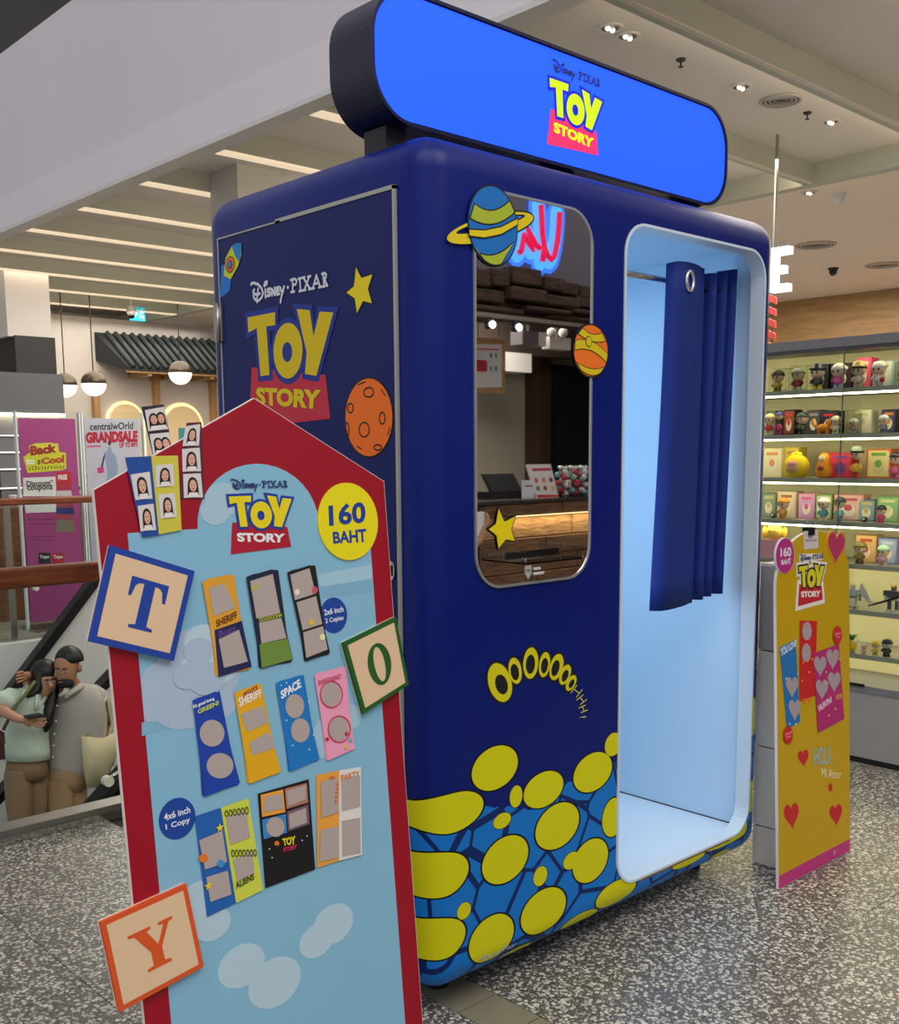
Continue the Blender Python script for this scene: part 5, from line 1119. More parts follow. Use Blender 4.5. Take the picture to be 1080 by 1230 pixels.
N['rhip']=(Zp(115,870,4.88),.06); N['rkn']=(Zp(118,1040,4.84),.058); N['ran']=(Vector((.88,4.89,-1.47)),.04); N['rto']=(Vector((.82,4.79,-1.52)),.03)
E_=list(SPINE)
hand(N,E_,N['rwr'][0],Zp(215,548,4.64)-N['rwr'][0],(0,0,1),(0,-.2,1),.5,'r'); E_.append(('rwr','rpalm'))
hand(N,E_,N['lwr'][0],(0,-.1,-1),(1,0,0),-cd_,.4,'l'); E_.append(('lwr','lpalm'))
skin('body',N,E_,'pelvis',SK2,wm)
SH2=mat('mint_blouse','#bccabc',.8,var=.05,scale=12,bump=.25); PT2=mat('brown_trousers','#836b52',.8,var=.06,scale=14,bump=.1)
prof=[(238,392,.05),(200,405,.115),(182,450,.128),(172,540,.128),(165,640,.136),(160,720,.148),(160,772,.152)]
mb=MB().loft([Zp(x,y,4.88) for x,y,_ in prof],[(r,r*.72) for _,_,r in prof],18)
mb.loft([Zp(120,395,4.88),Zp(70,400,4.89),Zp(20,430,4.85),Zp(0,452,4.82)],[(.05,.05),(.066,.066),(.074,.07),(.07,.066)]); mb.loft([Zp(260,430,4.93),Zp(290,480,4.96),Zp(300,560,4.98)],[(.05,.05),(.06,.06),(.06,.06)])
bl=mb.o('blouse',SH2,wm,True)
MB().tube([Zp(228,385,4.80),Zp(222,440,4.77),Zp(218,480,4.77)],[.014,.012,.006],8).o('collar',SH2,bl,True); MB().tube([Zp(280,400,4.82),Zp(250,440,4.78),Zp(224,480,4.77)],[.014,.012,.006],8).o('collar',SH2,bl,True)
legs_(None,N,PT2,wm,[(Zp(162,752,4.88),.118),(Zp(165,830,4.88),.132),(Zp(165,890,4.88),.128)],0)
hc_=N['hm'][0]
MB().ball(N['hm'][0].lerp(N['ht'][0],.5)+cd_*.034+Vector((-.016,0,.012)),.088,.092,.092,18,10,-.5,1).o('hair',HAIR,wm,True)
MB().loft([Zp(262,215,4.86),Zp(240,270,4.86),Zp(228,330,4.85),Zp(205,372,4.82),Zp(165,392,4.79)],[(.03,.03),(.042,.04),(.04,.035),(.03,.025),(.01,.01)]).o('hair_lock',HAIR,wm,True)
MB().loft([Zp(322,225,4.86),Zp(345,290,4.85),Zp(330,380,4.82),Zp(305,470,4.76),Zp(292,560,4.74),Zp(280,612,4.74)],[(.02,.03),(.022,.035),(.03,.03),(.036,.03),(.03,.025),(.01,.01)]).o('hair_lock',HAIR,wm,True)
features(N,wm,SK2,{'nose':(312,322),'eyes':((290,306),(328,300)),'mouth':(308,356)},.08,mat('lips2','#8f4a44',.5))
for i in range(2): MB().ball((.95 if i==0 else .83,4.83 if i==0 else 4.79,-1.512),.09,.04,.036,12,7).o('shoe',mat('shoe_white','#c9c5c0',.6),wm,True)
MB().tube([Zp(215,300,4.80),Zp(150,390,4.76),Zp(80,470,4.74),Zp(20,600,4.76)],.011,8).o('bag_strap',mat('olive_strap','#5f6135',.8),wm,True)
ph=thing('phone','dark phone held flat in the hand of the mint-bloused person','phone',Zp(210,520,4.64)); q=Zp(210,512,4.62)
MB().box((q.x-.05,q.y-.035,q.z-.008),(q.x+.045,q.y+.035,q.z+.006)).o('case',mat('phone_case','#1d1b1d',.35),ph); MB().box((q.x-.046,q.y-.031,q.z+.006),(q.x+.041,q.y+.031,q.z+.0075)).o('screen',BLACK,ph)
sb=thing('shoulder_bag','maroon shoulder bag edge beside the mint-bloused person','bag',Zp(5,770,4.70)); a=Zp(-60,620,4.72);b=Zp(18,770,4.72)
MB().box((a.x,4.68,b.z),(b.x,4.80,a.z)).o('pouch',mat('maroon_leather','#3f1f22',.5),sb); MB().box((a.x,4.675,a.z-.07),(b.x+.004,4.805,a.z)).o('flap',mat('maroon_flap','#4a2528',.5),sb)
# ================================================================== far railing, posters
fr_=thing('glass_railing','far glass railing with brown handrail in front of the pink poster','railing',(1.5,6.3,0))
zr=hit(55,600,1,6.3).z
bevel(MB().box((-2,6.27,zr-.035),(4.2,6.33,zr+.02)).o('handrail',W_RAIL,fr_),.012,2)
MB().box((-2,6.294,0),(1.36,6.306,zr-.03)).o('glass_pane',GLASS,fr_); MB().box((1.44,6.294,0),(4.2,6.306,zr-.03)).o('glass_pane',GLASS,fr_); MB().box((1.38,6.28,0),(1.42,6.32,zr-.03)).o('post',STEEL,fr_)
def poster(D,q,lab,col):
    fr=Fr((0,D,0),(1,0,0),(0,0,1)); a=fr.uv(*q[0]);b=fr.uv(*q[1]); t=thing('poster_stand',lab,'poster',((a[0]+b[0])/2,D,0))
    MB().box((a[0],D,.06),(b[0],D+.012,a[1])).o('panel',pm(col),t); MB().box((a[0]-.03,D-.022,.0),(b[0]+.03,D-.018,a[1]+.05)).o('acrylic_cover',GLASS,t)
    for x in (a[0]-.034,b[0]+.022): MB().box((x,D-.024,0),(x+.012,D+.02,a[1]+.05)).o('side_edge',mat('acrylic_edge','#d9dfe2',.2),t)
    MB().box((a[0]-.03,D-.15,0),(b[0]+.03,D+.15,.02)).o('foot_plate',STEEL,t)
    return t,fr
t,fr=poster(6.6,((22,502),(90,502)),'tall magenta poster stand with discount coupons print behind the far railing','#b0468a')
zq=lambda P: fr.zm(P,0,440,7.686)
def pq(s,P,col,bold=.02,l=.0022): quadtext(s,fr,zq(P),pm(col),t,l,bold=bold)
flat('speech_print',fr,zq([(215,840),(370,720),(535,710),(545,790),(608,800),(612,945),(560,960),(255,985)]),pm('#d8d03a'),t,.0006)
flat('headline_edge',fr,zq([(265,735),(330,710),(480,705),(520,730),(530,790),(480,800),(290,832)]),pm('#e8d44a'),t,.0008)
pq('Back',[(275,735),(520,715),(524,795),(282,828)],'#a83a2c',.06); pq('to',[(238,850),(318,845),(322,905),(242,910)],'#eef0e6',.04); pq('s',[(345,865),(372,861),(374,905),(347,910)],'#4a7a2c',.05); pq('Cool',[(375,850),(590,815),(594,890),(380,905)],'#b8502c',.06); pq('เปิดเทอม',[(265,925),(590,905),(592,940),(268,962)],'#3a4a1c',.0)
flat('coupon_print',fr,zq([(212,1030),(512,1018),(520,1200),(215,1200)]),pm('#e6dfe4'),t,.0006); pq('Discount*',[(240,1055),(492,1045),(494,1100),(244,1108)],'#3a3440',.03); pq('coupons',[(248,1105),(484,1095),(486,1155),(252,1165)],'#3a3440',.03)
for (y0,y1,c1,s) in ((975,1085,'#c8283a','FREE'),(1085,1145,'#b83048',''),(1150,1200,'#cfc4ca','')):
    flat('offer_print',fr,zq([(522,y0),(655,y0-4),(665,y1-4),(525,y1)]),pm(c1),t,.0006)
    if s: pq(s,[(535,1005),(618,998),(620,1045),(537,1050)],'#f0e4e4',.04)
zq2=lambda P: fr.zm(P,0,580,7.714)
flat('coupon_print',fr,zq2([(222,165),(518,165),(518,270),(240,280)]),pm('#e0d6de'),t,.0006)
for (a,b,c1) in ((185,230,'#9a3a4c'),(230,288,'#2c3480'),(290,340,'#b04a5c'),(345,455,'#8a7a6c')): flat('offer_print',fr,zq2([(520,a),(680,a),(688,b),(522,b)]),pm(c1),t,.0006)
for (a,b) in ((335,338),(375,378),(498,500),(528,530)): flat('small_print',fr,zq2([(262,a),(500,a),(500,b+4),(262,b+4)]),pm('#7a2a68'),t,.0006)
for (x0,x1,c1) in ((355,465,'#2a2634'),(480,592,'#b8243c')): flat('shop_badge',fr,zq2([(x0,648),(x1,648),(x1+4,748),(x0+4,748)]),pm(c1),t,.0006); quadtext('Tops',fr,zq2([(x0+12,670),(x1-10,668),(x1-10,705),(x0+12,710)]),pm('#ecdfe4'),t,.0012,bold=.04)
t,fr=poster(6.6,((101,502),(167,502)),'white grand sale poster stand with a walking figure print behind the far railing','#bfb9cc')
zg=lambda P: fr.zm(P,0,280,2.9286)
quadtext('centralwOrld',fr,zg([(316,668),(468,664),(468,690),(316,694)]),pm('#2c2836'),t,.0012,bold=.02); quadtext('GRANDSALE',fr,zg([(300,700),(484,694),(484,735),(302,740)]),pm('#b8203c'),t,.0012,bold=.07); quadtext('UP TO 80%',fr,zg([(420,738),(484,735),(484,752),(420,756)]),pm('#b8203c'),t,.0012,bold=.05)
fgp=[(385,745),(395,770),(408,785),(415,830),(408,860),(432,905),(420,910),(395,872),(380,905),(368,905),(378,850),(372,800),(362,790),(375,770)]
flat('figure_print',fr,zg(fgp),pm('#8f9ac0'),t,.0006); flat('figure_print',fr,zg([(385+6*math.cos(x),738+9*math.sin(x)) for x in [2*math.pi*i/12 for i in range(12)]]),pm('#4a3028'),t,.0010); flat('figure_print',fr,zg([(372,765),(362,790),(352,835),(360,832)]),pm('#3a3440'),t,.0010); flat('bag_print',fr,zg([(342,826),(364,822),(366,842),(344,846)]),pm('#c83a8a'),t,.0010); flat('small_print',fr,zg([(305,748),(355,746),(355,752),(305,754)]),pm('#c8507a'),t,.0010)
# potted plant between them
p=hit(96,575,1,7.4); pl=thing('potted_plant','small leafy green potted plant between the two posters','plant',(p.x,7.4,.95))
MB().lathe((p.x,7.4,.95),[(.05,0),(.065,.1)],14).o('pot',pm('#8a8378'),pl,True)
for i in range(26):
    a=i*2.4; r=.03+.10*random.random(); z=1.05+.16*random.random(); c=Vector((p.x+r*math.cos(a),7.4+r*math.sin(a),z)); u=Vector((math.cos(a),math.sin(a),.5)).normalized()*.045; v=Vector((-math.sin(a),math.cos(a),.2))*.022
    MB().add([c-u*.6,c+v,c+u,c-v],[(0,1,2,3)]).o('leaf',pm('#6aa03a' if i%2 else '#4f8a2c'),pl)
struct(MB().box((1.6,7.2,0),(4.6,7.6,.95)),'trim_cafe_counter',wood('cafe_counter','#6a4630','#8f6544',4,(1,8,8)))
# ================================================================== far cafe on the left
FC=Fr((0,10.5,0),(1,0,0),(0,0,1))
struct(MB().box((3.2,10.5,0),(9.3,10.62,3.0)),'wall_cafe',mat('cafe_wall','#d2ccc6',.6,var=.03))
aw=thing('tiled_awning','dark ribbed tile awning along the top of the cafe wall','awning',(5.2,10.2,2.45))
MB().add([(4.24,9.95,2.40),(8,9.95,2.40),(8,10.49,2.83),(4.1,10.49,2.83),(4.24,9.95,2.36),(8,9.95,2.36),(8,10.49,2.5),(4.1,10.49,2.5)],[(0,1,2,3),(7,6,5,4),(0,4,5,1),(1,5,6,2),(3,7,4,0)]).o('roof_deck',mat('roof_dark','#23282a',.5),aw)
RT_=mat('roof_tile','#3a4143',.35,var=.15,scale=6); r0=None
for i in range(36):
    x=4.30+.105*i
    if r0 is None:
        r0=MB().tube([(4.30,9.93,2.405),(4.27,10.2,2.625),(4.24,10.455,2.83)],.030,8).o('roof_tile',RT_,aw,True)
    else: copyobj(r0,(x-4.30,0,0))
MB().box((4.24,9.96,2.34),(8,10.02,2.40)).o('eave_board',W_POST,aw)
for i in range(9): MB().box((4.5+.42*i,9.98,2.31),(4.55+.42*i,10.49,2.36)).o('rafter',W_POST,aw)
for u in (112,185,253): 
    x=FC.uv(u,465)[0]; t=thing('wood_post','light wooden post on the cafe wall '+{112:'left of the first lit arch',185:'between the two lit arches',253:'right of the second lit arch'}[u],'post',(x,10.45,0)); bevel(MB().box((x-.035,10.41,0),(x+.035,10.5,2.36)).o('shaft',W_POST,t),.006); MB().box((x-.05,10.4,2.30),(x+.05,10.5,2.37)).o('bracket',W_POST,t)
for (u0,u1,ut,vt,lab) in ((125,175,153,482,'first'),(190,245,220,484,'second')):
    a=FC.uv(u0,510)[0];b=FC.uv(u1,510)[0]; r=(b-a)/2*.93; cx=(a+b)/2; zt=FC.uv(ut,vt)[1]; t=thing('lit_arch',f'warm backlit arched niche on the cafe wall, {lab} from the column','arch',(cx,10.45,.9))
    arch=lambda r_: [(cx-r_,.9),(cx+r_,.9)]+[(cx+r_*math.cos(R(180*i/20)),zt-r+r_*math.sin(R(180*i/20))) for i in range(21)]
    MB().prism(FC,[arch(r)],.001,.02).o('glow_rim',mat('arch_glow','#ffdf9c',.4,emit=1.25),t); MB().prism(FC,[arch(r*.86)],.021,.05).o('arch_panel',mat('arch_panel','#e3c795',.5,emit=.25),t)
    MB().prism(FC,[[(cx-r*.25,1.4),(cx+r*.5,1.4),(cx+r*.5,1.72),(cx-r*.25,1.72)]],.051,.07).o('screen',mat('menu_screen','#3a7f86',.3,emit=.5),t) if lab=='second' else None
for i,(u,v,lab) in enumerate(((112.5,461,'half-metal glass globe pendant nearest the dark column'),(216.5,448,'half-metal glass globe pendant hanging before the tiled awning'),(78,463,'half-metal glass globe pendant partly behind the dark column box'))):
    D=9.0 if i<2 else 9.6; p=hit(u,v,1,D); t=thing('globe_pendant',lab,'pendant lamp',(p.x,p.y,p.z-.13),'globe pendants of the cafe'); r=.128
    MB().ball((p.x,p.y,p.z),r,r,r,18,6,-1,0).o('glass_bowl',mat('globe_glow','#fff2d6',.4,emit=1.6),t,True); MB().ball((p.x,p.y,p.z+.002),r*1.01,r*1.01,r*1.01,18,6,0,1).o('metal_cap',mat('cap_metal','#6c6258',.3,.7),t,True); MB().tube([(p.x,p.y,p.z+r),(p.x,p.y,3.115)],.006,6).o('cord',DARK,t)
# dark column with shelves
p=[hit(u,v,1,8.0) for u,v in ((5,330),(58,330))]; cx0,cx1=p[0].x,p[1].x
col=thing('cafe_column','white square column with a black band and grey service box below','column',((cx0+cx1)/2,8.2,0))
MB().box((cx0,8.0,2.44),(cx1,8.4,3.115)).o('white_shaft',WHITE,col); MB().box((cx0+.05,7.98,2.12),(cx1+.02,8.42,2.45)).o('black_band',DARK,col); MB().box((cx0-.2,7.95,1.76),(cx1+.06,8.45,2.12)).o('service_box',mat('box_grey','#5a5c62',.4,var=.05),col); MB().box((cx0-.2,7.945,1.735),(cx1+.06,7.96,1.76)).o('led_line',LED,col)
MB().box((cx0-.15,7.99,0),(cx1+.05,8.4,1.735)).o('lower_shaft',mat('shaft_grey','#6b6c70',.5),col)
sh_=thing('bottle_shelf','dark bar shelf with lit edges beside the cafe column','shelf',(1.75,8.15,0))
MB().box((1.2,8.3,.9),(cx0+.35,8.35,1.72)).o('back_panel',mat('bar_back','#4a4846',.5),sh_)
for i,z in enumerate((1.10,1.27,1.42,1.57)):
    s=MB().box((1.2,7.98,z-.02),(cx0+.3,8.3,z)).o('shelf_board',DARK,sh_); MB().box((1.2,7.97,z-.015),(cx0+.3,7.98,z-.003)).o('lit_edge',mat('cool_led','#f2f2f0',.4,emit=1.2),s)
for i in range(14):
    z=(1.27,1.42,1.57)[i%3]; x=1.86+.045*i; m_=pm(('#1c1a1a','#3a2c22','#8a8a86','#241c1c')[i%4],.25)
    t=thing('bottle','small dark bottle on the lit bar shelf beside the column','bottle',(x,8.06,z),'bottles on the bar shelf'); MB().lathe((x,8.06,z),[(.018,0),(.019,.06),(.008,.085),(.008,.105)],10).o('glass_body',m_,t,True); MB().lathe((x,8.06,z+.105),[(.009,0),(.009,.012)],8).o('cap',pm('#b8a888'),t)
p=hit(13,560,1,7.3); 
for i in range(3):
    t=thing('paper_cup','white paper cup standing on the cafe counter','cup',(p.x+.07*i,7.3,.95),'paper cups on the cafe counter'); MB().lathe((p.x+.07*i,7.3,.95),[(.022,0),(.03,.09)],12).o('cup_body',WHITE,t,True); MB().lathe((p.x+.07*i,7.3,1.04),[(.032,0),(.032,.008),(.025,.012)],12).o('lid',pm('#e8e4de'),t,True)
# exit sign and camera
p=hit(166,377,1,9.6); FX=Fr((0,9.6,0),(1,0,0),(0,0,1)); t=thing('exit_sign','small cyan lit emergency exit sign hanging under the ceiling fins','exit sign',(p.x,9.6,p.z-.06))
MB().box((p.x-.085,9.6,p.z-.075),(p.x+.085,9.64,p.z+.075)).o('light_box',mat('exit_glow','#16b6c8',.4,emit=1.0),t)
flat('arrow_symbol',FX,[(p.x-.07,p.z),(p.x-.035,p.z+.04),(p.x-.035,p.z+.015),(p.x-.005,p.z+.015),(p.x-.005,p.z-.015),(p.x-.035,p.z-.015),(p.x-.035,p.z-.04)],mat('exit_white','#e8ffff',.4,emit=1.0),t,.001)
strokes('runner_symbol',FX,[[(p.x+.04,p.z+.03),(p.x+.035,p.z-.005),(p.x+.06,p.z-.03),(p.x+.055,p.z-.055)],[(p.x+.035,p.z-.005),(p.x+.015,p.z-.05)],[(p.x+.015,p.z+.01),(p.x+.04,p.z+.025),(p.x+.065,p.z+.01)],[(p.x+.045,p.z+.05),(p.x+.0451,p.z+.05)]],.012,mat('exit_white','#e8ffff',.4,emit=1.0),t,.001)
MB().tube([(p.x,9.62,p.z+.07),(p.x,9.62,3.115)],.006,6).o('hanger',STEEL,t)
p=hit(158,379,1,9.4); t=thing('security_camera','white dome camera beside the exit sign','camera',(p.x,9.4,p.z)); MB().lathe((p.x,9.4,p.z),[(.04,0),(.05,.04),(.05,.1)],12).o('housing',WHITE,t,True); MB().ball((p.x,9.4,p.z),.036,n=12,m=6).o('dome',BLACK,t,True); MB().tube([(p.x,9.4,p.z+.1),(p.x,9.4,3.115)],.012,8).o('drop_pipe',WHITE,t)
struct(MB().box((3.35,10.35,0),(3.41,10.5,3.0)),'trim_1',mat('dark_trim','#3a3230',.5))
# ================================================================== coffee counter across the walkway (seen in the mirror)
def mv(u,v,D): p=hit(u,v,1,D); return Vector((p.x,-D,p.z))
def FMd(D): return Fr((0,-D,0),(-1,0,0),(0,0,1))
def muv(u,v,D): p=mv(u,v,D); return (-p.x,p.z)
c0=mv(580,604,4.0); XL=c0.x; XR=7.0
ct=thing('coffee_counter','wood plank coffee counter with a dark top and a lit rough stone band','counter',((XL+XR)/2,-4.3,0))
MB().box((XL+.02,-4.6,0),(XR,-4.03,.96)).o('carcass',DARK,ct)
MB().box((XL-.03,-4.65,.975),(XR+.03,-3.97,1.0)).o('worktop',mat('dark_stone','#2c2a2c',.25,var=.1,scale=30),ct)
def plank(x0,x1,z0,z1,y1,m,i): o=MB().box((x0+.003,-4.05,z0+.003),(x1-.003,y1,z1-.003)).o('plank' if m is not W_LIT else 'stone_slab',m,ct); bevel(o,.006,1)
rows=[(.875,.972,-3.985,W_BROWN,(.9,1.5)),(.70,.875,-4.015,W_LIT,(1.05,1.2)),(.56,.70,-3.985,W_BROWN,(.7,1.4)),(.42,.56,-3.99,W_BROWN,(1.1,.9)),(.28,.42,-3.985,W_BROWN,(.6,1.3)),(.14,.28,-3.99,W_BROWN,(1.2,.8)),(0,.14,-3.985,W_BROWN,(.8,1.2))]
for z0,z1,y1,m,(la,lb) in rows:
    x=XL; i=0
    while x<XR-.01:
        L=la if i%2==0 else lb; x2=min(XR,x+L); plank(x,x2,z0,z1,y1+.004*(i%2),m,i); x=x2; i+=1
MB().box((XL+.35,-4.012,.868),(XR,-4.004,.876)).o('led_strip',LEDW,ct)
area('counter_glow',(XL+1.4,-3.97,.862),.03,5,(1,.72,.38),(R(-20),0,0),sy=2.0).rotation_euler=(0,0,0); bpy.data.objects['counter_glow'].data.size=2.2; bpy.data.objects['counter_glow'].data.size_y=.03
# wall, door and ceiling of the coffee shop
struct(MB().box((1.5,-7.15,0),(9.6,-7.0,4.4)),'wall_coffee_back',mat('coffee_wall','#a39d8e',.6,var=.06,scale=2))
struct(MB().box((9.3,-7.1,0),(9.45,-1.6,4.4)),'wall_coffee_side',mat('coffee_side','#4a443f',.6,var=.1))
struct(MB().box((3.4,-7.0,2.95),(9.3,-4.93,3.1)),'ceiling_coffee',mat('coffee_ceiling','#a8a298',.6))
a=mv(637,500,6.9);b=mv(650,500,6.9); st_=thing('brown_pillar','dark brown pillar behind the coffee counter','pillar',((a.x+b.x)/2,-6.9,0)); MB().box((a.x,-6.99,0),(b.x,-6.75,2.95)).o('shaft',mat('pillar_brown','#3a2620',.5,var=.1),st_); MB().box((a.x-.01,-6.99,0),(b.x+.01,-6.74,.12)).o('pillar_base',DARK,st_)
a=mv(651,500,6.9);b=mv(697,500,6.9); st_=thing('black_cabinet','tall black cabinet behind the coffee counter','cabinet',((a.x+b.x)/2,-6.9,0)); MB().box((a.x,-6.99,0),(b.x,-6.70,2.4)).o('body',mat('black_panel','#0c0c10',.35,var=.1),st_); MB().box((a.x+.01,-6.70,.05),((a.x+b.x)/2-.005,-6.685,2.38)).o('cabinet_door',mat('black_panel2','#101016',.3),st_); MB().box(((a.x+b.x)/2+.005,-6.70,.05),(b.x-.01,-6.685,2.38)).o('cabinet_door',mat('black_panel2','#101016',.3),st_)
# shelves at right of it
a=mv(699,500,6.9); st_=thing('wall_shelf','wooden wall shelf beside the black cabinet','shelf',(a.x+.6,-6.8,0))
for z in (1.2,1.6,2.0): MB().box((a.x+.02,-6.99,z),(a.x+1.2,-6.7,z+.03)).o('shelf_board',W_BROWN,st_)
MB().box((a.x+.02,-6.995,0),(a.x+1.2,-6.97,2.4)).o('back_board',W_DARK,st_)
struct(MB().box((mv(566,440,6.2).x,-6.45,mv(640,448,6.2).z),(mv(638,440,6.2).x,-6.2,mv(600,422,6.2).z)),'trim_bulkhead',WHITE)
struct(MB().box((mv(560,440,6.3).x,-6.6,mv(600,421,6.3).z),(mv(720,440,6.3).x,-6.46,2.95)),'trim_soffit',mat('soffit','#4a4038',.6,var=.1))
# menu board
D=4.7; fm=FMd(D); P0=mv(562,404,D);P1=mv(606.5,473,D); t=thing('menu_board','wood-framed white menu board with a red label hanging over the counter','menu board',((P0.x+P1.x)/2,-D,P1.z))
MB().box((P0.x-.15,-D-.03,P1.z),(P1.x,-D,P0.z)).o('frame',W_PANEL,t); mu=lambda u,v: muv(u,v,D)
flat('menu_sheet',fm,[mu(560,413),mu(602,414),mu(602,465),mu(560,466)],pm('#d6d4d4'),t,.001); flat('red_label',fm,rrect(min(mu(583,0)[0],mu(562,0)[0]),mu(570,446)[1],max(mu(583,0)[0],mu(562,0)[0]),mu(570,432)[1],.02,4),pm('#b8203a'),t,.0016)
flat('menu_title',fm,[mu(570,418),mu(599,419),mu(599,421),mu(570,420)],pm('#c05a6a'),t,.0016)
for (u,v,cl) in ((589,427,'#3a6a8a'),(595,427,'#4a8a5a'),(589,443,'#3a8ab0'),(595,443,'#4a6a4a')): q=mu(u,v); flat('drink_print',fm,rrect(q[0]-.012,q[1]-.02,q[0]+.012,q[1]+.02,.004,2),pm(cl),t,.0016)
for u in (575,600): q=mv(u,404,D); MB().tube([(q.x,-D-.015,q.z),(q.x,-D-.015,2.9)],.004,6).o('hanging_wire',DARK,t)
# lighting track, spots
D=4.06; a=mv(560,393,D); b=mv(702,381,D); zt=(a.z+b.z)/2; t=thing('track_light','black lighting track with two glowing spots over the counter','track light',((a.x+b.x)/2,-D,zt)); MB().box((a.x-.1,-D-.02,zt),(b.x,-D+.02,zt+.03)).o('track',STEEL,t)
for u,v in ((585,382),(617,378)):
    q=mv(u,v,D); MB().lathe((q.x,-D+.02,zt-.09),[(.03,0),(.04,.01),(.035,.08),(.01,.09)],12).o('spot_head',DARK,t,True); MB().ball((q.x,-D+.045,zt-.06),.03,n=10,m=6).o('spot_bulb',SPOT,t,True)
# rough plank canopy
D=4.25; t=thing('plank_canopy','canopy of rough uneven dark planks above the coffee counter','canopy',(5.6,-D,2.3))
rng=random.Random(4)
for (v0,v1,us) in ((322,346,(560,590,612,648)),(330,352,(648,673)),(336,356,(673,694)),(342,362,(694,720)),(346,366,(560,606,650)),(352,372,(650,690,722)),(366,380,(560,625,680,722)),(378,388,(560,600,660,722))):
    for i in range(len(us)-1):
        a=mv(us[i],v0+rng.uniform(-3,3),D);b=mv(us[i+1],v1,D); dy=rng.uniform(0,.08); o=MB().box((a.x+.006,-D-.12,b.z+.004),(b.x-.006,-D+dy,a.z)).o('plank',W_DARK,t); bevel(o,.012,1)
bp_=mv(640,380,D); MB().box((3.6,-D-.3,bp_.z-.02),(8.5,-D-.12,mv(640,330,D).z)).o('rear_beam',W_DARK,t)
# upper wall with neon sign
D=4.8; t=struct(MB().box((2.6,-D-.12,mv(640,340,D).z),(9.3,-D,4.4)),'wall_neon',mat('upper_wall','#8f8b94',.6,var=.05))
zn=lambda P: [muv(560+x/5.59,230+y/5.59,D) for x,y in P]; fm=FMd(D)
ne=thing('neon_sign','red script neon sign with a blue glowing outline above the plank canopy','neon sign',mv(645,318,D))
nl=[zn(s) for s in ([(590,150),(585,250),(575,340),(555,440),(535,465),(510,440),(490,390),(475,300),(465,100)],[(488,380),(475,475)],[(455,390),(430,365),(400,310),(375,255),(390,320),(410,400),(380,350),(350,300),(335,400),(320,420)])]
strokes('glow_backing',fm,nl,.24,mat('neon_blue','#3f7df0',.4,emit=1.1),ne,.02); strokes('glow_outline',fm,nl,.16,mat('neon_cyan','#52b8ff',.4,emit=1.1),ne,.025)
for s in nl: MB().tube([fm.p(x,y,.06) for x,y in s],.026,8).o('tube',mat('neon_red','#e01248',.3,emit=1.0),ne,True)
# emergency lights
D=5.0; a=mv(627,397,D);b=mv(655,416,D); t=thing('wall_unit','grey square unit hanging beside the emergency light','wall unit',((a.x+b.x)/2,-D,b.z)); MB().box((a.x,-D-.15,b.z),(b.x-.1,-D,a.z)).o('unit_body',mat('unit_grey','#6f6a70',.5),t); MB().box((b.x-.1,-D-.15,b.z),(b.x,-D+.005,a.z)).o('unit_side',WHITE,t); MB().tube([((a.x+b.x)/2,-D-.08,a.z),((a.x+b.x)/2,-D-.08,2.96)],.01,6).o('hanger',STEEL,t)
a=mv(660,404,D);b=mv(685,421,D); t=thing('emergency_light','white twin-head emergency light hanging over the counter','emergency light',((a.x+b.x)/2,-D,b.z)); MB().box((a.x,-D-.1,b.z),(b.x,-D,a.z)).o('battery_box',WHITE,t)
for u in (660,674): q=mv(u,400,D); MB().ball((q.x,-D+.02,q.z),.045,n=12,m=8).o('lamp_head',pm('#d8d4d0',.3),t,True)
MB().tube([((a.x+b.x)/2,-D-.05,a.z),((a.x+b.x)/2,-D-.05,2.96)],.01,6).o('hanger',STEEL,t)
# counter items
D=4.12; q=mv(634,600,D); t=thing('counter_card','small white upright card on the coffee counter','card',(q.x,-D,1.0)); a=mv(627,577,D);b=mv(641,600,D); MB().box((a.x,-D-.01,1.0),(b.x,-D,a.z)).o('card',pm('#dcdde2'),t); MB().box((a.x,-D-.06,1.0),(b.x,-D+.03,1.004)).o('card_foot',ACRYL,t)
flat('card_line',FMd(D),[muv(630,583,D),muv(639,583,D),muv(639,584.5,D),muv(630,584.5,D)],pm('#3a3c5a'),t,.001)
a=mv(641,558,D);b=mv(671,599,D); t=thing('menu_card','leaning dessert menu card with a red foot on the coffee counter','menu card',((a.x+b.x)/2,-D,1.0)); MB().add([(a.x+.03,-D+.0,1.0),(b.x,-D+.0,1.0),(b.x-.02,-D-.08,a.z),(a.x-.01,-D-.08,a.z),(a.x+.03,-D-.012,1.0),(b.x,-D-.012,1.0),(b.x-.02,-D-.092,a.z),(a.x-.01,-D-.092,a.z)],[(3,2,1,0),(4,5,6,7),(0,1,5,4),(1,2,6,5),(2,3,7,6),(3,0,4,7)]).o('card',pm('#d8d0d0'),t)
H_=a.z-1.0; fk=Fr((b.x,-D+.001,1.0),(-1,0,0),(0,-.08/H_,1)); W_=b.x-a.x-.02
flat('red_foot',fk,[(0.005,.004),(W_-.02,.004),(W_-.02,.03),(.005,.02)],pm('#b8243a'),t,.001); flat('title_print',fk,[(.03,H_*.84),(W_-.03,H_*.84),(W_-.03,H_*.92),(.03,H_*.92)],pm('#b83a4a'),t,.001)
for i in range(6): flat('dessert_print',fk,ell(.06+(W_-.11)*(i%3)/2,H_*(.55-.25*(i//3)),.022,.022,0,12),pm(('#5a3a2a','#c87a4a','#c8504a','#d8b04a','#8a4a3a','#6a7a4a')[i]),t,.001)
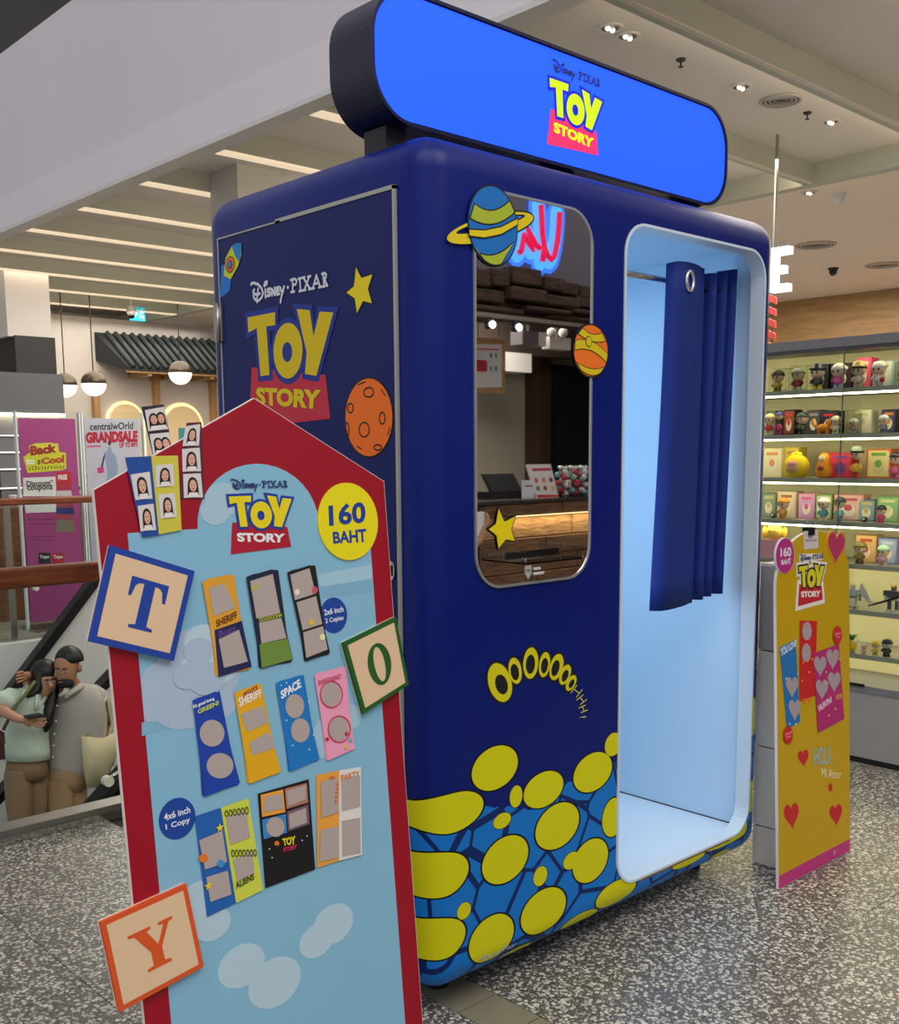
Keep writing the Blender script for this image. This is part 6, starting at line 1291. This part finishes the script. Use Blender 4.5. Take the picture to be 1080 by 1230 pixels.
for i,u in enumerate((676,688,700)):
    q=mv(u,598,D); c=(q.x,-D-.02,1.0); t=thing('candy_jar','clear jar of wrapped sweets on the coffee counter','jar',c,'sweet jars on the coffee counter'); MB().lathe(c,[(.06,0),(.066,.01),(.066,.12)],16).o('jar_glass',mat('jar_glass','#e6eaec',.05,trans=1,ior=1.1),t,True)
    for k in range(9):
        a_=k*2.4; r_=.035; MB().ball((c[0]+r_*math.cos(a_),c[1]+r_*math.sin(a_),1.03+.022*k),.026,n=8,m=6).o('sweet',pm(('#d8d4d0','#b8283a','#7ab8b0','#d8d4d0','#c8384a')[(k+i)%5],.25),t,True)
    for k in range(3): MB().tube([(c[0]-.03+.03*k,c[1],1.19),(c[0]-.03+.03*k,c[1]+.01,1.23),(c[0]-.045+.045*k,c[1]+.02,1.25)],[.012,.005,.02],7).o('wrapper_twist',pm('#d8dada',.2),t,True)
t=thing('till','black cash till behind the coffee counter','till',(XL+.55,-4.42,1.0)); MB().box((XL+.35,-4.55,1.0),(XL+.8,-4.3,1.06)).o('till_base',BLACK,t); MB().add([(XL+.4,-4.3,1.06),(XL+.75,-4.3,1.06),(XL+.75,-4.4,1.2),(XL+.4,-4.4,1.2),(XL+.4,-4.34,1.06),(XL+.75,-4.34,1.06),(XL+.75,-4.44,1.2),(XL+.4,-4.44,1.2)],[(3,2,1,0),(4,5,6,7),(0,1,5,4),(1,2,6,5),(2,3,7,6),(3,0,4,7)]).o('till_screen',DARK,t)
# passer-by whose raised hand shows at the mirror edge
D=2.3; hw=mv(574,648,D); hd=mv(586,618,D)-hw
po=Vector((hw.x-.42,-D-.12,0)); pb=thing('person','person in white shirt raising a phone, only the hand seen in the mirror','person',po)
N={};E_=[]; X,Y=po.x,po.y
for k,p,r in (('pelvis',(0,0,.90),(.12,.1)),('belly',(0,0,1.05),(.12,.1)),('chest',(0,0,1.24),(.13,.1)),('neckb',(0,0,1.38),.06),('neck',(0,0,1.43),.05),('jaw',(0,.03,1.50),(.058,.06)),('hm',(0,.02,1.57),(.078,.085)),('ht',(0,.01,1.63),(.07,.075)),('lsh',(-.17,0,1.33),.058),('lel',(-.22,-.02,1.07),.042),('lwr',(-.22,.06,.83),.03),('rsh',(.17,0,1.33),.058),('lhip',(-.09,0,.85),.085),('lkn',(-.1,.02,.47),.06),('lan',(-.1,-.02,.09),.04),('lto',(-.1,.11,.035),.033),('rhip',(.09,0,.85),.085),('rkn',(.1,.02,.47),.06),('ran',(.1,-.02,.09),.04),('rto',(.1,.11,.035),.033)): N[k]=(po+Vector(p),r)
N['rel']=(Vector((hw.x-.14,hw.y-.04,hw.z-.10)),.042); N['rwr']=(hw,.03)
E_=[('pelvis','belly'),('belly','chest'),('chest','neckb'),('neckb','neck'),('neck','jaw'),('jaw','hm'),('hm','ht'),('chest','lsh'),('lsh','lel'),('lel','lwr'),('chest','rsh'),('rsh','rel'),('rel','rwr'),('pelvis','lhip'),('lhip','lkn'),('lkn','lan'),('lan','lto'),('pelvis','rhip'),('rhip','rkn'),('rkn','ran'),('ran','rto')]
hand(N,E_,hw,hd,(-.3,1,0),(-1,.1,.2),.5,'r'); E_.append(('rwr','rpalm')); hand(N,E_,N['lwr'][0],(0,.1,-1),(1,0,0),(0,1,0),.4,'l'); E_.append(('lwr','lpalm'))
skin('body',N,E_,'pelvis',SK2,pb)
garment('shirt',N,['pelvis','belly','chest','neckb','lsh','rsh'],[('pelvis','belly'),('belly','chest'),('chest','neckb'),('chest','lsh'),('lsh','lcu'),('chest','rsh'),('rsh','rcu')],'chest',.022,mat('white_shirt','#cfcdca',.8,var=.05,bump=.1),pb,{'lcu':(N['lsh'][0].lerp(N['lel'][0],.7),.065),'rcu':(N['rsh'][0].lerp(N['rel'][0],.6),.065)})
garment('trousers',N,['pelvis','lhip','lkn','rhip','rkn'],[('pelvis','lhip'),('lhip','lkn'),('lkn','lan'),('pelvis','rhip'),('rhip','rkn'),('rkn','ran')],'pelvis',.016,mat('navy_trousers','#20242f',.8),pb,{'lan':(N['lan'][0]+Vector((0,0,.02)),.06),'ran':(N['ran'][0]+Vector((0,0,.02)),.06)})
MB().ball(po+Vector((0,-.015,1.60)),.09,.095,.095,16,9,-.2,1).o('hair',HAIR,pb,True); MB().ball(po+Vector((0,.105,1.555)),.011,.012,.016,8,5).o('nose',SK2,pb,True)
for s in (-1,1): MB().ball(po+Vector((s*.03,.093,1.58)),.009,.006,.005,8,5).o('eye',BLACK,pb,True); MB().ball(po+Vector((s*.083,.01,1.56)),.012,.018,.028,8,5).o('ear',SK2,pb,True); MB().ball(po+Vector((s*.1,.04,.04)),.048,.12,.04,12,6).o('shoe',BLACK,pb,True)
MB().ball(po+Vector((0,.088,1.515)),.018,.008,.005,8,5).o('mouth',mat('lips2','#8f4a44',.5),pb,True)
q=hw+hd.normalized()*.08+Vector((-.03,.01,.0)); ph=thing('phone','white phone held up by the passer-by in the mirror','phone',q-Vector((0,0,.05))); bevel(MB().box((q.x-.035,q.y-.005,q.z-.05),(q.x+.02,q.y+.004,q.z+.08)).o('case',pm('#e3e0e0'),ph),.003); MB().box((q.x-.031,q.y-.0065,q.z-.046),(q.x+.016,q.y-.005,q.z+.076)).o('screen',BLACK,ph)
